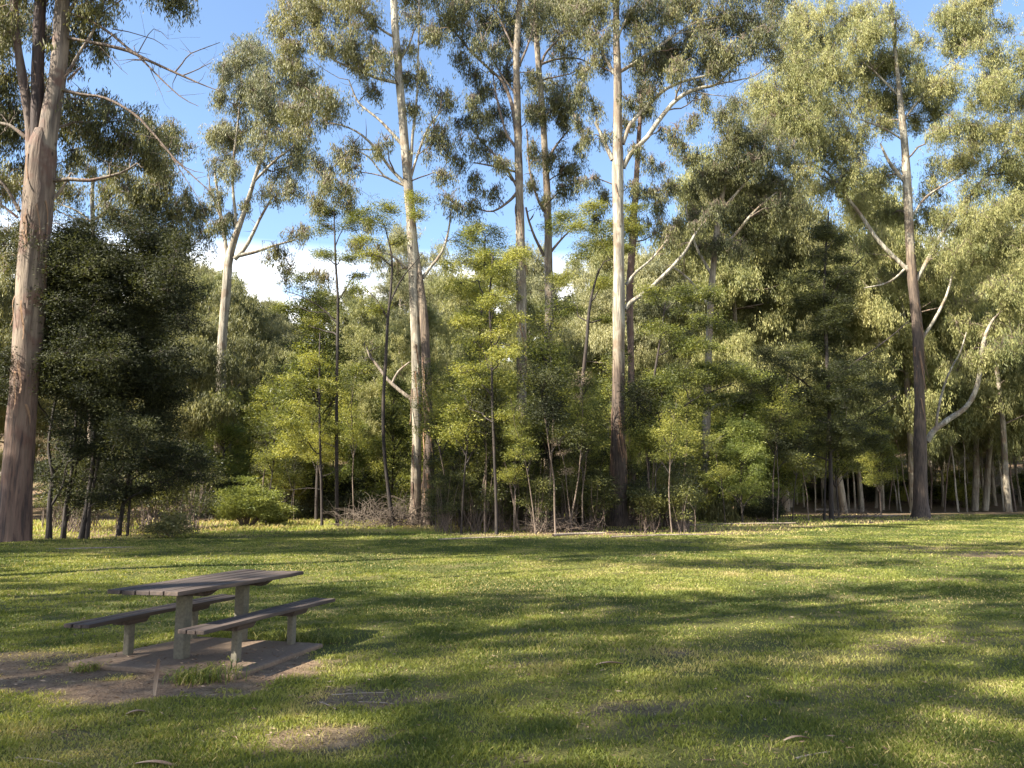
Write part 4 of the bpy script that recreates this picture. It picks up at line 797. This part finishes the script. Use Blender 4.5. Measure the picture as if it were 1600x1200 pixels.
LM = [(-500, 'the left edge'), (25, 'giant left gum'), (345, 'pale forked gum'), (660, 'twin-trunked gum'), (817, 'slim centre gum'), (858, 'thin grey gum'), (967, 'tall cream gum'), (1098, 'rust-flecked gum'), (1297, 'dark conical wattle'), (1438, 'dark-based gum'), (2500, 'the right edge')]
ORD = ['first', 'second', 'third', 'fourth', 'fifth', 'sixth', 'seventh', 'eighth', 'ninth', 'tenth', 'eleventh', 'twelfth', 'thirteenth', 'fourteenth', 'fifteenth', 'sixteenth', 'seventeenth', 'eighteenth', 'nineteenth', 'twentieth'] + ['twenty-' + k for k in ('first', 'second', 'third', 'fourth', 'fifth', 'sixth', 'seventh', 'eighth', 'ninth')] + ['thirtieth'] + ['thirty-' + k for k in ('first', 'second', 'third', 'fourth', 'fifth', 'sixth', 'seventh', 'eighth', 'ninth')]
def number(items, kindtxt):
    items = sorted(items, key=lambda t: t[0])
    for k in range(len(LM) - 1):
        z = [o for p, o in items if LM[k][0] <= p < LM[k + 1][0]]
        for j, o in enumerate(z):
            o['label'] = '%s, %s between %s and %s' % (kindtxt, 'the only one' if len(z) == 1 else ORD[min(j, 38)] + ' from left', LM[k][1], LM[k + 1][1])
def zoned(items, kindtxt, grp):
    for p, o in items:
        for k in range(len(LM) - 1):
            if LM[k][0] <= p < LM[k + 1][0]:
                o['label'] = '%s, seen between %s and %s' % (kindtxt, LM[k][1], LM[k + 1][1])
                o['group'] = '%s between %s and %s' % (grp, LM[k][1], LM[k + 1][1])
# wooded hillside and far forest (masses of single trees)
def z_(a, kt, gp): zoned(a, kt, gp)
z_(scatter(gumP, 120, (230, 1180), (72, 165), .62, 1.0, 'gum tree', 'x', 'x', 4.6, lambda p, D, x: D > 66 + 25 * float(sstep(8, 40, x)), low=(400, 620)), 'sunlit gum on the wooded hillside', 'hillside gums')
z_(scatter(watP[:3] + watP[4:], 120, (300, 1150), (60, 120), .7, 1.2, 'wattle tree', 'x', 'x', 2.8), 'bushy wattle low on the hillside', 'hillside wattles')
z_(scatter(gumP, 90, (1130, 1950), (92, 190), .85, 1.3, 'gum tree', 'x', 'x', 4.5), 'gum in the far forest', 'far forest gums')
z_(scatter([gumP[1], gumP[4], watP[3]], 40, (-300, 330), (48, 110), .8, 1.15, 'gum tree', 'x', 'x', 4.5), 'gum behind the shaded thicket', 'gums behind the left thicket')
z_(scatter(poleP, 95, (1140, 1800), (80, 112), .7, 1.0, 'gum tree', 'x', 'x', 1.7, lambda p, D, x: D > 72 + .3 * x), 'thin pale gum at the dark forest edge', 'thin pale forest-edge gums')
z_(scatter(shrP, 60, (1120, 1850), (98, 130), 1.0, 2.2, 'shrub', 'x', 'x', 2.0), 'dark shrub under the far forest', 'far forest shrubs')
z_(scatter(shrP, 80, (330, 1120), (54, 80), .9, 1.8, 'shrub', 'x', 'x', 1.8), 'green shrub at the hill foot', 'hill foot shrubs')
tl_ = scatter(tallP, 17, (1130, 1720), (74, 96), .85, 1.15, 'gum tree', 'tall gums behind the right lawn', 'x', 5.5, lambda p, D, x: D > 70 + .3 * x)
number(tl_, 'tall leafy gum behind the lawn')
z_(scatter(tallP, 9, (960, 1190), (78, 105), .75, .95, 'gum tree', 'x', 'x', 5), 'tall gum on the hill shoulder', 'hill shoulder gums')
pts = list(HERO)
it = scatter(watP[:3] + watP[4:], 16, (420, 1160), (49, 60), .75, 1.2, 'wattle tree', 'wattles behind the front row of gums', 'x', 3.0, lambda p, D, x: (abs(p - 590) > 70 or D > 54) and (not 795 < p < 880 or D > 57), pts)
number(it, 'leafy green wattle')
it = scatter([watP[0], watP[1], watP[4]], 6, (1130, 1420), (60, 78), .8, 1.2, 'wattle tree', 'wattles behind the dark conical wattle', 'x', 3.0, None, pts)
number(it, 'shaded wattle behind the lawn')
clear = lambda p, D, x: not (1068 < p < 1128 and D < 56) and not (632 < p < 690 and D < 47) and not (928 < p < 1006 and D < 45) and not (1285 < p < 1312 and D < 60)
it = scatter(sapP[:3] + sapP[:3] + [barP], 74, (690, 1270), (36.5, 54), .55, 1.1, 'sapling', 'thin saplings in the central thicket', 'x', .7, lambda p, D, x: clear(p, D, x) and D > np.interp(p, [690, 1090, 1130, 1270], [36, 37, 50, 53]), pts)
it += scatter(sapP, 9, (400, 690), (46, 56), .6, 1.0, 'sapling', 'thin saplings in the central thicket', 'x', 1.5, lambda p, D, x: not 560 < p < 640, pts)
for p_, o_ in it: o_.rotation_euler = (rp.normal(0, .07), rp.normal(0, .09), rp.random() * 6.28)
number(it, 'thin-stemmed sapling')
it = scatter(scrP, 60, (690, 1090), (38, 50), .7, 1.15, 'shrub', 'dark shrubs in the central thicket', 'x', .95, clear, pts)
number(it, 'dark thicket shrub')
it = scatter(scrP + scrP[:2], 13, (60, 320), (36, 44), .8, 1.3, 'shrub', 'shrubs under the shaded left thicket', 'x', 1.6, None, pts)
number(it, 'dark shrub under the thicket')
def bright(px, D, Hh, lab, leafm=L_BRT, seed=1, n=22, wide=.6, name='shrub'):
    pr = bg_shrub(seed, Hh, leafm, 1.1, n, wide, name, 1.1, cs=(.2, .32) if n < 30 else (.07, .16)); r, kids = pr; PR.remove(pr)
    x = (px - 800) / F * D; r.location = (x, D, float(ground_z(x, D)) - .03); tag(r, lab, 'shrub')
bright(392, 44, 3.1, 'bright yellow-green bushy shrub on the sunlit grass beside the shaded left thicket', seed=401, n=60, wide=.42)
bright(432, 47, 1.6, 'smaller green shrub at the right foot of the bright bushy shrub', L_WAT, 402, 16)
def brush(px, D, w_, h_, n, lab, seed):
    rng = np.random.default_rng(seed); mb = MB(); x = (px - 800) / F * D
    for _ in range(n):
        a = rng.random() * 6.28; r = w_ * rng.random() ** .6; L = rng.uniform(.5, 1.5); z0 = h_ * rng.random() * (1 - .7 * r / w_)
        p = np.array([r * math.cos(a), r * .6 * math.sin(a), z0]); d = unit(np.array([rng.normal(), rng.normal() * .6, rng.normal(.25, .45)]))
        q1 = p + d * L * .5 + [0, 0, .12 * L]; q2 = p + d * L + rng.normal(0, .12 * L, 3); q1[2] = max(q1[2], .02); q2[2] = max(q2[2], .02)
        tube(mb, np.c_[crom(np.array([p, q1, q2]), .3), np.linspace(.017, .005, len(crom(np.array([p, q1, q2]), .3)))], 3, 0, .1)
    o = mb.obj('brush_pile', [B_BRUSH], None, (x, D, float(ground_z(x, D)))); tag(o, lab, 'brush pile')
brush(585, 43.5, 1.9, 1.6, 300, 'grey-brown heap of dead twigs left of the twin-trunked gum', 403)
brush(632, 44.5, 1.0, 2.0, 170, 'tall tangle of dead twigs against the foot of the twin-trunked gum', 404)
brush(1320, 61, 2.6, .7, 200, 'low heap of pale fallen branches behind the dark conical wattle', 405)
brush(870, 38.5, 1.3, .5, 160, 'low litter of dead sticks at the lawn edge before the thin grey gum', 406)
bright(700, 58, 1.9, 'brown dry bush seen past the right side of the twin-trunked gum', L_DEAD, 405, 20, .9)
bright(275, 33.5, 1.0, 'small pale scrubby plant at the lawn edge before the left thicket', L_GUM, 406, 10, .7)
bright(1185, 54, 2.0, 'round dark shrub in the gap right of the leaning thin wattle', L_WATD, 407, 20, .45)
# off-frame gums whose shade falls on the lawn
LIT = [(80, 880, 110, 12), (250, 885, 200, 14), (560, 895, 240, 17), (800, 905, 340, 20), (620, 878, 200, 10), (1000, 915, 210, 16), (1250, 910, 230, 11), (1100, 955, 90, 9), (1450, 945, 100, 12), (1400, 895, 170, 10), (1520, 880, 110, 12),
       (60, 905, 80, 10), (700, 1028, 210, 14), (560, 1018, 70, 10), (900, 1045, 130, 14), (1010, 1068, 130, 14), (1270, 1030, 120, 24), (1240, 1052, 90, 14), (330, 1150, 80, 28), (520, 1150, 130, 26), (700, 1142, 100, 22),
       (790, 1165, 120, 20), (650, 1178, 70, 24), (60, 1105, 90, 18), (110, 1050, 90, 14), (880, 1086, 100, 16), (1540, 1100, 90, 18), (1390, 1106, 60, 14), (1150, 1178, 160, 20), (1050, 1160, 100, 16), (1460, 1175, 100, 16),
       (1560, 1010, 80, 14), (1320, 1078, 110, 14), (530, 1060, 80, 14), (1130, 1056, 70, 14), (960, 1128, 70, 18), (330, 1010, 40, 14), (255, 1045, 30, 10), (300, 905, 120, 8), (1000, 1020, 60, 10), (250, 1125, 60, 12), (1250, 870, 200, 8), (1300, 1130, 70, 12)]
def lit_at(px, py): return min(math.hypot((px - a) / c, (py - b) / d) for a, b, c, d in LIT)
rl = np.random.default_rng(91); spots = []; D = 4.6
while D < 31:
    sp = .46 + .07 * D; x = -(.68 * D + 1)
    while x < .68 * D + 1:
        gx, gy = x + rl.uniform(-.3, .3) * sp, D + rl.uniform(-.3, .3) * sp; q = proj(np.array([gx, gy, 0.0])); L = lit_at(float(q[0]), float(q[1]))
        if math.hypot(gx + 2.35, (gy - 9.6) * .8) > 1.15 and L > (.62 if gy < 8 else .74 if gy < 13 else 1.15) and rl.random() < .95: spots.append((gx, gy, sp * .52, 12 + 7 * rl.random() + (gx + .64 * gy) * .18))
        x += sp
    D += sp * .9
for px in range(-40, 1130, 62):
    for py in (846, 857): gx, gy, _ = atg(px + rl.uniform(-25, 25), py); spots.append((gx, gy, 2.0, 16 + 5 * rl.random()))
NM = ['behind the picnic table side', 'close behind the viewer', 'beyond the left foreground', 'left of the picnic table', 'left of the sunny lawn strip', 'left of the giant gum', 'far beyond the left edge']
CR = np.array([[s_[0] + SUN[0] * s_[3] / SUN[2], s_[1] + SUN[1] * s_[3] / SUN[2], s_[3]] for s_ in spots])
TRK = [(-19, -8), (-10, -9.5), (-17, 1), (-23, 6), (-20.5, 13), (-30, 14), (-33, 24)]
near_ = np.argmin(np.stack([np.hypot(CR[:, 0] - a, CR[:, 1] - b) for a, b in TRK], 1), 1)
for k, (tx, ty) in enumerate(TRK):
    ids = np.where(near_ == k)[0]
    if not len(ids): continue
    T = Tree('gum_tree', (tx, ty, 0), 40, 'tall gum outside the picture, ' + NM[k], 'gum tree', 500 + k, B_PALE, L_GUM, 'gums outside the picture shading the lawn')
    hgt = CR[ids, 2].max() + 1.5; P = crom(np.array([[0, 0, -.2, .34], [.2, .1, hgt * .3, .27], [-.1, .3, hgt * .6, .18], [.3, .1, hgt, .06]]), .5)
    mb = MB(); tube(mb, P, 14, 0, .2, .06, k); mb.obj('trunk', [B_PALE], T.root); sk = P.copy(); rng = T.rng
    for i in ids[np.argsort(np.hypot(CR[ids, 0] - tx, CR[ids, 1] - ty))]:
        c = CR[i] - T.b; R_ = spots[i][2]; dv = sk[:, :3] - c; a = sk[np.argmin(np.linalg.norm(dv, axis=1) + np.where(dv[:, 2] > -.1, 4, 0))]
        Q = crom(np.array([[*a[:3], min(a[3] * .6, .05)], [*((a[:3] + c) / 2 + rng.normal(0, .15, 3)), .03], [*c, .012]]), .8); tube(T.crown, Q, 5, 1); sk = np.vstack([sk, Q[1:]])
        clump_gum(T.crown, rng, c, R_, 1.5, 1.3, .4, True, .45)
    T.finish()

for r, kids in PR:
    for c in kids: bpy.data.objects.remove(c)
    bpy.data.objects.remove(r)
print('leaf quads', sum(len(m.polygons) for m in bpy.data.meshes))
